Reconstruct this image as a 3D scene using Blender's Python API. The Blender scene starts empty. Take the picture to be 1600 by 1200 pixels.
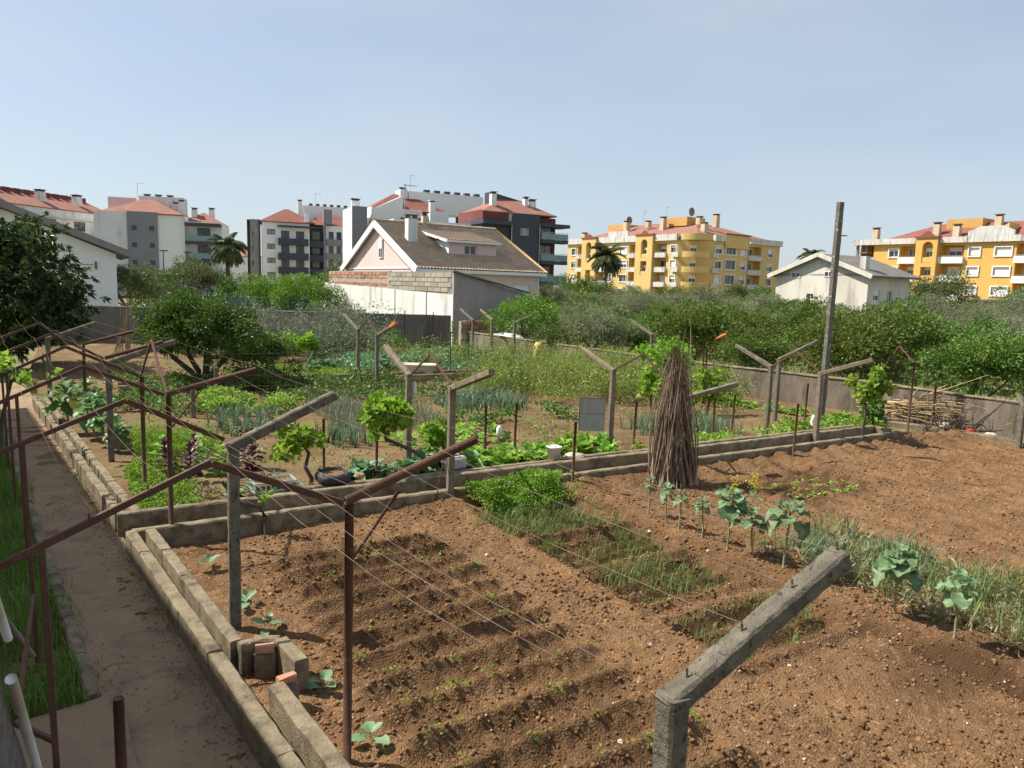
import bpy, math, random
import numpy as np
from mathutils import Vector, Matrix

random.seed(7)
R = np.random.default_rng(7)
rad = math.radians
SC = bpy.context.scene
COL = SC.collection

# ------------------------------------------------------------------ camera, sky, sun, exposure
cam = bpy.data.cameras.new('camera')
cam.lens = 25.875; cam.sensor_width = 36.0; cam.clip_start = 0.05; cam.clip_end = 3000
camo = bpy.data.objects.new('camera', cam); COL.objects.link(camo)
camo.matrix_world = (Matrix.Translation((0, 0, 3.8)) @ Matrix.Rotation(rad(90 - 7.6), 4, 'X')
                     @ Matrix.Rotation(0.03, 4, 'Z'))
SC.camera = camo
SUN_AZ = math.atan2(0.19, -0.98)      # direction towards the sun in the ground plane
SUN_EL = rad(50)
wd = bpy.data.worlds.new('World'); SC.world = wd; wd.use_nodes = True
nt = wd.node_tree
sky = nt.nodes.new('ShaderNodeTexSky'); sky.sky_type = 'NISHITA'; sky.sun_disc = False
sky.sun_elevation = SUN_EL
sky.sun_rotation = math.pi / 2 - SUN_AZ
sky.altitude = 30; sky.air_density = 1.0; sky.dust_density = 1.0; sky.ozone_density = 3.0
bg = nt.nodes['Background']; bg.inputs['Strength'].default_value = 0.092
# thin even veil of high cloud over the whole sky
tcw = nt.nodes.new('ShaderNodeTexCoord'); mpw = nt.nodes.new('ShaderNodeMapping'); mpw.inputs['Scale'].default_value = (1.2, 1.2, 4.5)
nz = nt.nodes.new('ShaderNodeTexNoise'); nz.inputs['Scale'].default_value = 1.6; nz.inputs['Detail'].default_value = 5
mr = nt.nodes.new('ShaderNodeMapRange'); mr.inputs[1].default_value = 0.3; mr.inputs[2].default_value = 0.75; mr.inputs[3].default_value = 0.42; mr.inputs[4].default_value = 0.78
mx = nt.nodes.new('ShaderNodeMix'); mx.data_type = 'RGBA'; mx.inputs[7].default_value = (4.6, 5.15, 5.65, 1)
nt.links.new(tcw.outputs['Generated'], mpw.inputs[0]); nt.links.new(mpw.outputs[0], nz.inputs['Vector']); nt.links.new(nz.outputs[0], mr.inputs[0])
nt.links.new(mr.outputs[0], mx.inputs[0]); nt.links.new(sky.outputs[0], mx.inputs[6]); nt.links.new(mx.outputs[2], bg.inputs['Color'])
sun = bpy.data.lights.new('sun', 'SUN'); sun.energy = 5.0; sun.angle = rad(0.55); sun.color = (1.0, 0.93, 0.82)
suno = bpy.data.objects.new('sun', sun); COL.objects.link(suno)
sd = Vector((math.cos(SUN_AZ) * math.cos(SUN_EL), math.sin(SUN_AZ) * math.cos(SUN_EL), math.sin(SUN_EL)))
suno.rotation_euler = sd.to_track_quat('Z', 'Y').to_euler(); suno.location = (-20, 5, 40)
vs = SC.view_settings
vs.view_transform = 'Standard'; vs.look = 'None'; vs.gamma = 1; vs.exposure = 0.66; vs.use_curve_mapping = False
SC.render.resolution_x = 1024; SC.render.resolution_y = 768

# ------------------------------------------------------------------ garden axes: u along the cross channel, v away from it
GA = rad(31); CU, SU = math.cos(GA), math.sin(GA)
def W(u, v, z=0.0): return Vector((CU * u - SU * v, SU * u + CU * v, z))

# ------------------------------------------------------------------ materials
def mat(name, c1, c2=None, scale=4.0, rough=0.85, bump=0.0, bscale=40.0, c3=None, scale3=1.0, t3=(0.55, 0.7),
        detail=6.0, stretch=None, spec=0.3, t2=(0.35, 0.65), metallic=0.0, coord='Object', rnd=0.0, extra=None, vor=0.0, ornd=0.0):
    m = bpy.data.materials.new(name); m.use_nodes = True
    n = m.node_tree.nodes; l = m.node_tree.links
    b = n['Principled BSDF']
    b.inputs['Roughness'].default_value = rough; b.inputs['Metallic'].default_value = metallic
    b.inputs['Specular IOR Level'].default_value = spec
    tc = n.new('ShaderNodeTexCoord'); src = tc.outputs[coord]
    if coord == 'World':
        pass
    mp = n.new('ShaderNodeMapping')
    if stretch: mp.inputs['Scale'].default_value = stretch
    l.new(src, mp.inputs['Vector'])
    def noise(s, d=detail):
        t = n.new('ShaderNodeTexNoise'); t.inputs['Scale'].default_value = s; t.inputs['Detail'].default_value = d
        t.inputs['Roughness'].default_value = 0.65
        l.new(mp.outputs[0], t.inputs['Vector']); return t.outputs[0]
    def ramp(v, a, bb):
        r = n.new('ShaderNodeMapRange'); r.inputs[1].default_value = a; r.inputs[2].default_value = bb
        l.new(v, r.inputs[0]); return r.outputs[0]
    def mix(f, A, B):
        x = n.new('ShaderNodeMix'); x.data_type = 'RGBA'
        if f is None: x.inputs[0].default_value = 0.5
        else: l.new(f, x.inputs[0])
        for i, q in ((6, A), (7, B)):
            if isinstance(q, tuple): x.inputs[i].default_value = (*q, 1)
            else: l.new(q, x.inputs[i])
        return x.outputs[2]
    col = c1
    if c2: col = mix(ramp(noise(scale), *t2), c1, c2)
    if c3: col = mix(ramp(noise(scale3), *t3), col, c3)
    if rnd or ornd:
        g = n.new('ShaderNodeObjectInfo' if ornd else 'ShaderNodeNewGeometry'); rnd = rnd or ornd; hs = n.new('ShaderNodeHueSaturation')
        v = n.new('ShaderNodeMapRange'); v.inputs[3].default_value = 1 - rnd; v.inputs[4].default_value = 1 + rnd
        l.new(g.outputs['Random' if ornd else 'Random Per Island'], v.inputs[0]); l.new(v.outputs[0], hs.inputs['Value'])
        if isinstance(col, tuple): hs.inputs['Color'].default_value = (*col, 1)
        else: l.new(col, hs.inputs['Color'])
        col = hs.outputs[0]
    if extra: col = extra(n, l, col, mix, noise, ramp)
    if isinstance(col, tuple): b.inputs['Base Color'].default_value = (*col, 1)
    else: l.new(col, b.inputs['Base Color'])
    if bump:
        bp = n.new('ShaderNodeBump'); bp.inputs['Strength'].default_value = min(1, bump); bp.inputs['Distance'].default_value = 0.02
        h = noise(bscale, 5)
        if vor:
            vo = n.new('ShaderNodeTexVoronoi'); vo.inputs['Scale'].default_value = vor; l.new(mp.outputs[0], vo.inputs['Vector'])
            ma = n.new('ShaderNodeMath'); ma.operation = 'MULTIPLY_ADD'; ma.inputs[1].default_value = -0.9
            l.new(vo.outputs['Distance'], ma.inputs[0]); l.new(h, ma.inputs[2]); h = ma.outputs[0]
        l.new(h, bp.inputs['Height']); l.new(bp.outputs[0], b.inputs['Normal'])
    return m

def leafmat(name, c1, c2, trans=0.35, rough=0.45, hue=0.02, scale=1.2, spec=0.4, c3=None):
    """two-tone foliage: every leaf is an island with its own tint, light passes through"""
    m = bpy.data.materials.new(name); m.use_nodes = True
    n = m.node_tree.nodes; l = m.node_tree.links
    b = n['Principled BSDF']; out = n['Material Output']
    g = n.new('ShaderNodeNewGeometry')
    cr = n.new('ShaderNodeMix'); cr.data_type = 'RGBA'
    cr.inputs[6].default_value = (*c1, 1); cr.inputs[7].default_value = (*c2, 1)
    l.new(g.outputs['Random Per Island'], cr.inputs[0]); col = cr.outputs[2]
    if c3:
        no = n.new('ShaderNodeTexNoise'); no.inputs['Scale'].default_value = scale
        tc = n.new('ShaderNodeTexCoord'); l.new(tc.outputs['Object'], no.inputs['Vector'])
        r = n.new('ShaderNodeMapRange'); r.inputs[1].default_value = 0.5; r.inputs[2].default_value = 0.68
        l.new(no.outputs[0], r.inputs[0])
        x = n.new('ShaderNodeMix'); x.data_type = 'RGBA'; l.new(r.outputs[0], x.inputs[0])
        l.new(col, x.inputs[6]); x.inputs[7].default_value = (*c3, 1); col = x.outputs[2]
    oi = n.new('ShaderNodeObjectInfo'); hs = n.new('ShaderNodeHueSaturation')
    for o_, i_, a in ((oi.outputs['Random'], 'Hue', hue), (oi.outputs['Random'], 'Value', 0.14)):
        v = n.new('ShaderNodeMapRange'); c = 0.5 if i_ == 'Hue' else 1.0
        v.inputs[3].default_value = c - a; v.inputs[4].default_value = c + a
        l.new(o_, v.inputs[0]); l.new(v.outputs[0], hs.inputs[i_])
    l.new(col, hs.inputs['Color']); col = hs.outputs[0]
    b.inputs['Roughness'].default_value = rough; b.inputs['Specular IOR Level'].default_value = spec
    l.new(col, b.inputs['Base Color'])
    tr = n.new('ShaderNodeBsdfTranslucent'); l.new(col, tr.inputs['Color'])
    ms = n.new('ShaderNodeMixShader'); ms.inputs[0].default_value = trans
    l.new(b.outputs[0], ms.inputs[1]); l.new(tr.outputs[0], ms.inputs[2]); l.new(ms.outputs[0], out.inputs['Surface'])
    return m

# ------------------------------------------------------------------ mesh building
def mesh_np(name, V, F, mats, smooth=False):
    """V (n,3); F (m,k) int array or list of lists"""
    me = bpy.data.meshes.new(name)
    V = np.asarray(V, dtype=np.float32)
    if isinstance(F, np.ndarray):
        k = F.shape[1]; m = F.shape[0]
        me.vertices.add(len(V)); me.vertices.foreach_set('co', V.ravel())
        me.loops.add(m * k); me.loops.foreach_set('vertex_index', F.astype(np.int32).ravel())
        me.polygons.add(m); me.polygons.foreach_set('loop_start', np.arange(0, m * k, k, dtype=np.int32))
        me.update(calc_edges=True)
    else:
        me.from_pydata(V.tolist(), [], F); me.update()
    if mats is not None: me.materials.append(mats)
    if smooth: me.polygons.foreach_set('use_smooth', np.ones(len(me.polygons), dtype=bool))
    return me

def link(name, me, parent=None, loc=None, rz=0.0):
    o = bpy.data.objects.new(name, me); COL.objects.link(o)
    if parent is not None: o.parent = parent
    if loc is not None: o.location = loc
    if rz: o.rotation_euler = (0, 0, rz)
    return o

def tag(o, label=None, cat=None, group=None, kind=None):
    if label: o['label'] = label
    if cat: o['category'] = cat
    if group: o['group'] = group
    if kind: o['kind'] = kind
    return o

def thing(name, label, cat, u, v, z=0.0, rz=0.0, group=None, world=False):
    o = bpy.data.objects.new(name, None); COL.objects.link(o)
    o.empty_display_size = 0.2
    if world: o.location = (u, v, z); o.rotation_euler = (0, 0, rz)
    else: o.location = W(u, v, z); o.rotation_euler = (0, 0, GA + rz)
    return tag(o, label, cat, group)

class MB:
    def __init__(s): s.V = []; s.F = []
    def add(s, V, F):
        k = len(s.V); s.V += [tuple(p) for p in V]; s.F += [[i + k for i in f] for f in F]; return s
    def box(s, x0, x1, y0, y1, z0, z1):
        V = [(x0, y0, z0), (x1, y0, z0), (x1, y1, z0), (x0, y1, z0), (x0, y0, z1), (x1, y0, z1), (x1, y1, z1), (x0, y1, z1)]
        return s.add(V, [[0, 3, 2, 1], [4, 5, 6, 7], [0, 1, 5, 4], [1, 2, 6, 5], [2, 3, 7, 6], [3, 0, 4, 7]])
    def prism(s, P, z0, z1):
        n = len(P)
        z1s = z1 if isinstance(z1, (list, tuple)) else [z1] * n
        V = [(x, y, z0) for x, y in P] + [(x, y, z1s[i]) for i, (x, y) in enumerate(P)]
        return s.add(V, [list(range(n))[::-1], list(range(n, 2 * n))] + [[i, (i + 1) % n, n + (i + 1) % n, n + i] for i in range(n)])
    def quad(s, *P): return s.add(P, [list(range(len(P)))])
    def tube(s, pts, r, n=6, cap=True):
        pts = [Vector(p) for p in pts]
        if not isinstance(r, (list, tuple)): r = [r] * len(pts)
        V = []; F = []
        for i, p in enumerate(pts):
            d = (pts[min(i + 1, len(pts) - 1)] - pts[max(i - 1, 0)]).normalized()
            a = d.cross(Vector((0, 0, 1)) if abs(d.z) < 0.95 else Vector((0, 1, 0))).normalized(); b = d.cross(a)
            for k in range(n):
                t = 2 * math.pi * k / n
                V.append(p + (a * math.cos(t) + b * math.sin(t)) * r[i])
        for i in range(len(pts) - 1):
            for k in range(n):
                q = (k + 1) % n
                F.append([i * n + k, i * n + q, (i + 1) * n + q, (i + 1) * n + k])
        if cap: F += [list(range(n)), [len(V) - n + k for k in range(n)][::-1]]
        return s.add(V, F)
    def bar(s, p0, p1, w, h, c=0.012, seg=1, jit=0.0, up=(0, 0, 1)):
        """squared bar with chamfered edges from p0 to p1"""
        p0 = Vector(p0); p1 = Vector(p1); d = (p1 - p0).normalized()
        u = Vector(up)
        if abs(d.dot(u)) > 0.98: u = Vector((0, 1, 0))
        a = d.cross(u).normalized(); b = a.cross(d).normalized()
        a_, b_ = w / 2, h / 2
        prof = [(-a_ + c, -b_), (a_ - c, -b_), (a_, -b_ + c), (a_, b_ - c), (a_ - c, b_), (-a_ + c, b_), (-a_, b_ - c), (-a_, -b_ + c)]
        V = []; F = []
        for i in range(seg + 1):
            p = p0.lerp(p1, i / seg)
            for x, y in prof:
                j = jit
                V.append(p + a * (x + random.uniform(-j, j)) + b * (y + random.uniform(-j, j)))
        for i in range(seg):
            for k in range(8):
                q = (k + 1) % 8
                F.append([i * 8 + k, i * 8 + q, (i + 1) * 8 + q, (i + 1) * 8 + k])
        F += [list(range(8))[::-1], [seg * 8 + k for k in range(8)]]
        return s.add(V, F)
    def mesh(s, name, m, smooth=False): return mesh_np(name, s.V, s.F, m, smooth)
    def build(s, name, m, parent=None, smooth=False, loc=None):
        return link(name, s.mesh(name, m, smooth), parent, loc)

def smooth_angle(o, a=40):
    me = o.data
    me.polygons.foreach_set('use_smooth', np.ones(len(me.polygons), dtype=bool))
    try: me.set_sharp_from_angle(angle=rad(a))
    except Exception: pass
    return o

def copy_tree(o, parent=None):
    c = o.copy(); COL.objects.link(c); c.parent = parent
    for ch in o.children: copy_tree(ch, c)
    return c

# value noise on arrays
def vnoise(x, y, seed=0):
    x = np.asarray(x); y = np.asarray(y)
    xi = np.floor(x).astype(np.int64); yi = np.floor(y).astype(np.int64)
    fx = x - xi; fy = y - yi
    fx = fx * fx * (3 - 2 * fx); fy = fy * fy * (3 - 2 * fy)
    def h(a, b):
        n = (a * 374761393 + b * 668265263 + seed * 974711) & 0x7fffffff
        n = ((n ^ (n >> 13)) * 1274126177) & 0x7fffffff
        return ((n ^ (n >> 16)) & 0xffff) / 65535.0
    return (h(xi, yi) * (1 - fx) + h(xi + 1, yi) * fx) * (1 - fy) + (h(xi, yi + 1) * (1 - fx) + h(xi + 1, yi + 1) * fx) * fy
def fbm(x, y, s, o=4, seed=0):
    t = 0; a = 0.5; f = s
    for i in range(o):
        t = t + a * (vnoise(x * f, y * f, seed + i) - 0.5); f *= 2.03; a *= 0.55
    return t

def unit(a): return a / (np.linalg.norm(a, axis=1, keepdims=True) + 1e-9)

def leaves(P, D, L, Wd, fold=0.25, droop=0.2, rng=R):
    """one folded diamond (4 verts, 2 triangles) for every point P along direction D"""
    n = len(P); D = unit(D)
    L = np.broadcast_to(L, (n,))[:, None]; Wd = np.broadcast_to(Wd, (n,))[:, None]
    S = unit(np.cross(D, rng.normal(size=(n, 3)))); N = np.cross(S, D)
    mid = P + D * L * 0.5
    V = np.stack([P, mid + S * Wd * 0.5 + N * L * fold * 0.5, P + D * L - np.array([0, 0, 1.0]) * L * droop, mid - S * Wd * 0.5 + N * L * fold * 0.5], 1)
    k = np.arange(n)[:, None] * 4
    F = np.concatenate([k + np.array([[0, 1, 2]]), k + np.array([[0, 2, 3]])], 1).reshape(-1, 3)
    return V.reshape(-1, 3), F

def lobed(P, D, L, rng=R, flop=0.5):
    """broad five-pointed leaf (vine): 8 verts, fan"""
    n = len(P); D = unit(D); L = np.broadcast_to(L, (n,))[:, None]
    S = unit(np.cross(D, rng.normal(size=(n, 3)))); N = np.cross(S, D)
    pr = [(0, 0, 0), (-.42, .05, .08), (-.5, .5, .12), (-.22, .62, .05), (0, 1.0, -.12), (.22, .62, .05), (.5, .5, .12), (.42, .05, .08)]
    V = np.stack([P + S * L * a + D * L * b + N * L * c for a, b, c in pr], 1)
    k = np.arange(n)[:, None] * 8
    F = np.concatenate([k + np.array([[0, i, i + 1]]) for i in range(1, 7)] , 1).reshape(-1, 3)
    return V.reshape(-1, 3), F

def blades(P, L, w, lean=0.3, rng=R, bend=0.5):
    """thin upright blades bending over: 5 verts, 3 tris"""
    n = len(P); L = np.broadcast_to(L, (n,))[:, None]; w = np.broadcast_to(w, (n,))[:, None]
    a = rng.uniform(0, 2 * np.pi, n); H = np.stack([np.cos(a), np.sin(a), np.zeros(n)], 1)
    S = np.stack([-np.sin(a + rng.normal(size=n)), np.cos(a), np.zeros(n)], 1)
    ln = (rng.uniform(0, 1, n) * lean)[:, None]; be = (rng.uniform(0, 1, n) ** 2 * bend)[:, None]
    Z = np.array([0, 0, 1.0])
    m = P + (Z * 0.6 + H * ln * 0.6) * L
    t = P + (Z * (1 - be) + H * (ln + be)) * L
    V = np.stack([P - S * w * .5, P + S * w * .5, m + S * w * .4, m - S * w * .4, t], 1)
    k = np.arange(n)[:, None] * 5
    F = np.concatenate([k + np.array([[0, 1, 2]]), k + np.array([[0, 2, 3]]), k + np.array([[3, 2, 4]])], 1).reshape(-1, 3)
    return V.reshape(-1, 3), F

def cat_vf(parts):
    V = []; F = []; k = 0
    for v, f in parts:
        V.append(v); F.append(f + k); k += len(v)
    return np.concatenate(V), np.concatenate(F)

def blade_leaf(L, Wd, curl=0.4, ruffle=0.06, cup=0.25, nx=6, ny=4, seed=0, stalk=0.25, twist=0.0):
    """big brassica leaf in local space: grows along +y, face up +z; returns V,F(quads)"""
    rng = np.random.default_rng(seed)
    V = []; t = np.linspace(0, 1, nx + 1); ph = rng.uniform(0, 6)
    for i, a in enumerate(t):
        if a < stalk: w = 0.05 * Wd
        else:
            q = (a - stalk) / (1 - stalk); w = Wd * 0.5 * (math.sin(math.pi * min(1, q * 0.86 + 0.12)) ** 0.7)
        ang = curl * a; y = L * (math.sin(ang) / curl if curl else a); z = -L * ((1 - math.cos(ang)) / curl if curl else 0)
        for j in range(ny + 1):
            s = j / ny * 2 - 1
            ru = ruffle * L * abs(s) ** 2 * (.6 * math.sin(a * 17 + ph + (s > 0) * 2.1) + rng.uniform(-.6, .6)) if a >= stalk else 0
            V.append((s * w, y + ru * 0.5, z + cup * w * s * s + ru))
    F = [[i * (ny + 1) + j, i * (ny + 1) + j + 1, (i + 1) * (ny + 1) + j + 1, (i + 1) * (ny + 1) + j] for i in range(nx) for j in range(ny)]
    return np.array(V), np.array(F)

def xform(V, az, el, loc):
    """tilt a +y leaf up by el, turn by az, move to loc"""
    c, s = math.cos(el), math.sin(el)
    X = V[:, 0]; Y = V[:, 1] * c - V[:, 2] * s; Z = V[:, 1] * s + V[:, 2] * c
    c, s = math.cos(az), math.sin(az)
    return np.stack([X * c - Y * s, X * s + Y * c, Z], 1) + np.array(loc)

# ------------------------------------------------------------------ palette
def attr_mix(att, c):
    def f(n, l, col, mix, noise, ramp):
        a = n.new('ShaderNodeAttribute'); a.attribute_name = att
        return mix(a.outputs['Fac'], col, c)
    return f
def cracks(n, l, col, mix, noise, ramp):
    vo = n.new('ShaderNodeTexVoronoi'); vo.feature = 'DISTANCE_TO_EDGE'; vo.inputs['Scale'].default_value = 0.55
    tc = n.new('ShaderNodeTexCoord'); nn = n.new('ShaderNodeTexNoise'); nn.inputs['Scale'].default_value = 3; nn.inputs['Detail'].default_value = 4
    l.new(tc.outputs['Object'], nn.inputs['Vector']); va = n.new('ShaderNodeVectorMath'); va.operation = 'MULTIPLY_ADD'; va.inputs[1].default_value = (.35, .35, .35)
    l.new(nn.outputs['Color'], va.inputs[0]); l.new(tc.outputs['Object'], va.inputs[2]); l.new(va.outputs[0], vo.inputs['Vector'])
    return mix(ramp(vo.outputs['Distance'], 0.0004, 0.0035), (0.14, 0.095, 0.06), col)
M = {}
M['soil'] = mat('garden soil', (0.238, 0.136, 0.067), (0.128, 0.071, 0.035), 1.3, 0.95, 1.0, 45, (0.37, 0.235, 0.125), 22, (0.54, 0.67), detail=11, vor=48,
                spec=0.1, extra=attr_mix('wet', (0.078, 0.043, 0.022)))
M['soil2'] = mat('dry back soil', (0.225, 0.146, 0.08), (0.125, 0.078, 0.042), 0.8, 0.95, 1.0, 26, (0.15, 0.14, 0.055), 0.45, (0.5, 0.68), spec=0.1, vor=22, detail=10)
M['clod'] = mat('soil clods', (0.25, 0.146, 0.074), (0.13, 0.072, 0.036), 2, 0.95, 0.5, 60, rnd=0.3, spec=0.1)
M['pebble'] = mat('pale pebbles', (0.52, 0.46, 0.38), (0.4, 0.31, 0.22), 3, 0.9, rnd=0.3)
M['ground'] = mat('far ground', (0.15, 0.15, 0.06), (0.22, 0.17, 0.09), 0.25, 0.95, c3=(0.09, 0.12, 0.035), scale3=0.6)
M['path'] = mat('worn earth path', (0.255, 0.175, 0.11), (0.32, 0.225, 0.145), 1.6, 0.9, 0.8, 45, (0.2, 0.138, 0.088), 2.2, (0.54, 0.66), spec=0.2, extra=cracks, detail=9)
M['conc'] = mat('weathered concrete', (0.30, 0.245, 0.165), (0.18, 0.143, 0.092), 6, 0.92, 1.0, 45, (0.085, 0.07, 0.047), 3.2, (0.5, 0.68), detail=10, spec=0.2)
M['post'] = mat('lichened concrete post', (0.24, 0.212, 0.165), (0.125, 0.108, 0.082), 8, 0.95, 1.0, 70, (0.07, 0.064, 0.055), 17, (0.56, 0.63), detail=9, spec=0.15)
M['post2'] = mat('pale concrete post', (0.27, 0.225, 0.16), (0.16, 0.132, 0.092), 8, 0.95, 0.7, 80, (0.40, 0.28, 0.08), 7, (0.64, 0.72), detail=9, spec=0.15)
M['pole'] = mat('lichen spotted pole', (0.19, 0.175, 0.145), (0.12, 0.11, 0.095), 5, 0.95, 0.6, 60, (0.62, 0.6, 0.54), 11, (0.60, 0.64), spec=0.15)
M['rust'] = mat('rusty iron', (0.13, 0.058, 0.03), (0.075, 0.038, 0.025), 9, 0.8, 0.5, 90, (0.24, 0.115, 0.055), 18, (0.56, 0.7), spec=0.35)
M['rust2'] = mat('red oxide painted iron', (0.13, 0.05, 0.03), (0.075, 0.036, 0.026), 7, 0.65, 0.3, 70, spec=0.4)
M['wire'] = mat('galvanised wire', (0.25, 0.2, 0.16), (0.14, 0.085, 0.06), 3, 0.6, metallic=0.2)
M['wall'] = mat('stained garden wall', (0.245, 0.205, 0.155), (0.145, 0.12, 0.09), 1.6, 0.95, 0.9, 25, (0.085, 0.073, 0.057), 1.1, (0.48, 0.66), detail=9, stretch=(1.6, 1.6, 0.55))
M['wall2'] = mat('grey rendered wall', (0.185, 0.168, 0.15), (0.125, 0.114, 0.102), 0.9, 0.95, 0.5, 12, (0.085, 0.078, 0.07), .7, (.5, .7), detail=9, stretch=(1.5, 1.5, .5))
M['brick'] = mat('terracotta brick', (0.36, 0.17, 0.105), (0.40, 0.24, 0.165), 3, 0.9, 0.4, 40, ornd=0.3)
M['cane'] = mat('dry cane', (0.30, 0.22, 0.155), (0.17, 0.118, 0.085), 3, 0.7, c3=(0.13, 0.085, 0.06), scale3=5, ornd=0.6, stretch=(3, 3, 0.6))
M['cane2'] = mat('pale cane', (0.48, 0.36, 0.19), (0.36, 0.25, 0.13), 4, 0.7, ornd=0.4)
M['bark'] = mat('vine bark', (0.085, 0.062, 0.045), (0.14, 0.11, 0.085), 9, 0.95, 0.9, 40)
M['trunk'] = mat('tree bark', (0.11, 0.088, 0.068), (0.17, 0.14, 0.11), 6, 0.95, 0.8, 30)
M['white'] = mat('white plastic', (0.74, 0.74, 0.72), (0.6, 0.6, 0.57), 3, 0.5)
M['enamel'] = mat('cream enamel', (0.68, 0.66, 0.55), (0.55, 0.52, 0.42), 2, 0.35, spec=0.5)
M['black'] = mat('black rubber', (0.025, 0.025, 0.027), (0.05, 0.048, 0.045), 6, 0.6)
M['tealp'] = mat('pale green plastic', (0.36, 0.52, 0.46), (0.28, 0.42, 0.38), 4, 0.5)
M['board'] = mat('weathered grey board', (0.42, 0.38, 0.385), (0.33, 0.3, 0.3), 3, 0.9, 0.2, 30, stretch=(8, 8, 0.7))
M['orange'] = mat('orange plastic', (0.62, 0.2, 0.03), (0.5, 0.16, 0.03), 4, 0.6)
M['yellow'] = mat('yellow plastic drum', (0.62, 0.5, 0.13), (0.5, 0.4, 0.12), 3, 0.6)
M['red'] = mat('red plastic', (0.5, 0.05, 0.03), None, rough=0.5)
M['straw'] = mat('straw mulch', (0.42, 0.32, 0.18), (0.33, 0.235, 0.13), 3, 0.9, rnd=0.25)
# foliage
M['l_orange'] = leafmat('orange tree leaves', (0.065, 0.125, 0.018), (0.155, 0.235, 0.042), 0.36, 0.48, 0.022, c3=(0.18, 0.255, 0.05), spec=0.3)
M['l_citrus'] = leafmat('glossy citrus leaves', (0.045, 0.105, 0.014), (0.115, 0.2, 0.032), 0.32, 0.45, 0.0, c3=(0.155, 0.25, 0.04), spec=0.35)
M['l_olive'] = leafmat('olive leaves', (0.165, 0.195, 0.092), (0.31, 0.335, 0.19), 0.32, 0.55, 0.012)
M['l_loquat'] = leafmat('loquat leaves', (0.03, 0.065, 0.018), (0.08, 0.13, 0.035), 0.2, 0.42, 0.01, 0.8, 0.4, c3=(0.15, 0.21, 0.06))
M['l_bright'] = leafmat('bright shrub leaves', (0.10, 0.205, 0.02), (0.19, 0.31, 0.035), 0.35, 0.5, 0.015)
M['l_mid'] = leafmat('mid green leaves', (0.065, 0.145, 0.022), (0.14, 0.23, 0.045), 0.3, 0.5, 0.02)
M['l_dull'] = leafmat('dull shrub leaves', (0.085, 0.12, 0.035), (0.18, 0.205, 0.075), 0.25, 0.6, 0.02)
M['l_silver'] = leafmat('silvery leaves', (0.13, 0.165, 0.10), (0.26, 0.29, 0.20), 0.3, 0.6, 0.01)
M['l_vine'] = leafmat('vine leaves', (0.14, 0.28, 0.02), (0.30, 0.46, 0.045), 0.5, 0.5, 0.012, 3)
M['l_palm'] = leafmat('palm fronds', (0.06, 0.09, 0.03), (0.13, 0.16, 0.055), 0.2, 0.5, 0.01)
M['l_kale'] = leafmat('kale leaves', (0.12, 0.21, 0.09), (0.22, 0.325, 0.175), 0.3, 0.5, 0.012, 22, 0.3, c3=(0.27, 0.36, 0.2))
M['l_kalebig'] = leafmat('broad kale leaves', (0.09, 0.19, 0.05), (0.2, 0.33, 0.12), 0.45, 0.42, 0.012, 6, 0.5)
M['l_yellowleaf'] = leafmat('yellowing kale leaf', (0.6, 0.48, 0.06), (0.65, 0.55, 0.1), 0.45, 0.5, 0.0)
M['l_cabb'] = leafmat('cabbage leaves', (0.115, 0.235, 0.10), (0.22, 0.36, 0.19), 0.3, 0.45, 0.012, 5)
M['l_lett'] = leafmat('lettuce leaves', (0.20, 0.38, 0.035), (0.34, 0.52, 0.09), 0.45, 0.5, 0.01, 5)
M['l_herb'] = leafmat('parsley leaves', (0.14, 0.275, 0.022), (0.28, 0.43, 0.05), 0.4, 0.55, 0.01, 2)
M['l_leek'] = leafmat('leek leaves', (0.085, 0.15, 0.08), (0.2, 0.27, 0.155), 0.3, 0.5, 0.01)
M['l_onion'] = leafmat('onion shoots', (0.11, 0.165, 0.04), (0.22, 0.27, 0.085), 0.3, 0.55, 0.01)
M['l_grass'] = leafmat('rank grass', (0.09, 0.175, 0.022), (0.19, 0.30, 0.05), 0.4, 0.6, 0.01)
M['l_weed'] = leafmat('seeding brassica', (0.15, 0.24, 0.035), (0.36, 0.42, 0.11), 0.4, 0.6, 0.01, 1.0)
M['l_yellow'] = leafmat('yellow flowers', (0.62, 0.52, 0.03), (0.72, 0.62, 0.06), 0.3, 0.6, 0.0)
M['l_red'] = leafmat('red lettuce leaves', (0.055, 0.016, 0.028), (0.10, 0.03, 0.04), 0.3, 0.4, 0.0)
M['l_dry'] = leafmat('dry onion leaves', (0.38, 0.33, 0.2), (0.5, 0.45, 0.3), 0.3, 0.7, 0.0)
M['stem'] = mat('pale kale stem', (0.36, 0.34, 0.2), (0.24, 0.22, 0.13), 20, 0.8, 0.5, 60)

# ------------------------------------------------------------------ ground, soil, path
def grid_mesh(name, us, vs_, H, m, wet=None):
    nu, nv = len(us), len(vs_)
    U, Vv = np.meshgrid(us, vs_, indexing='ij')
    Z = H(U, Vv)
    V = np.stack([CU * U - SU * Vv, SU * U + CU * Vv, Z], -1).reshape(-1, 3)
    i = np.arange(nu - 1)[:, None] * nv + np.arange(nv - 1)[None, :]
    F = np.stack([i, i + nv, i + nv + 1, i + 1], -1).reshape(-1, 4)
    me = mesh_np(name, V, F, m, True)
    if wet is not None:
        a = me.attributes.new('wet', 'FLOAT', 'POINT'); a.data.foreach_set('value', np.clip(wet(U, Vv), 0, 1).astype(np.float32).ravel())
    return me

def chan_u(v): return 0.5 + (11.0 - v) * 0.11          # outer face of the long channel beside the path
def path_l(v): return 0.07 - 0.111 * (v - 7.2)         # left edge of the path

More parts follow.
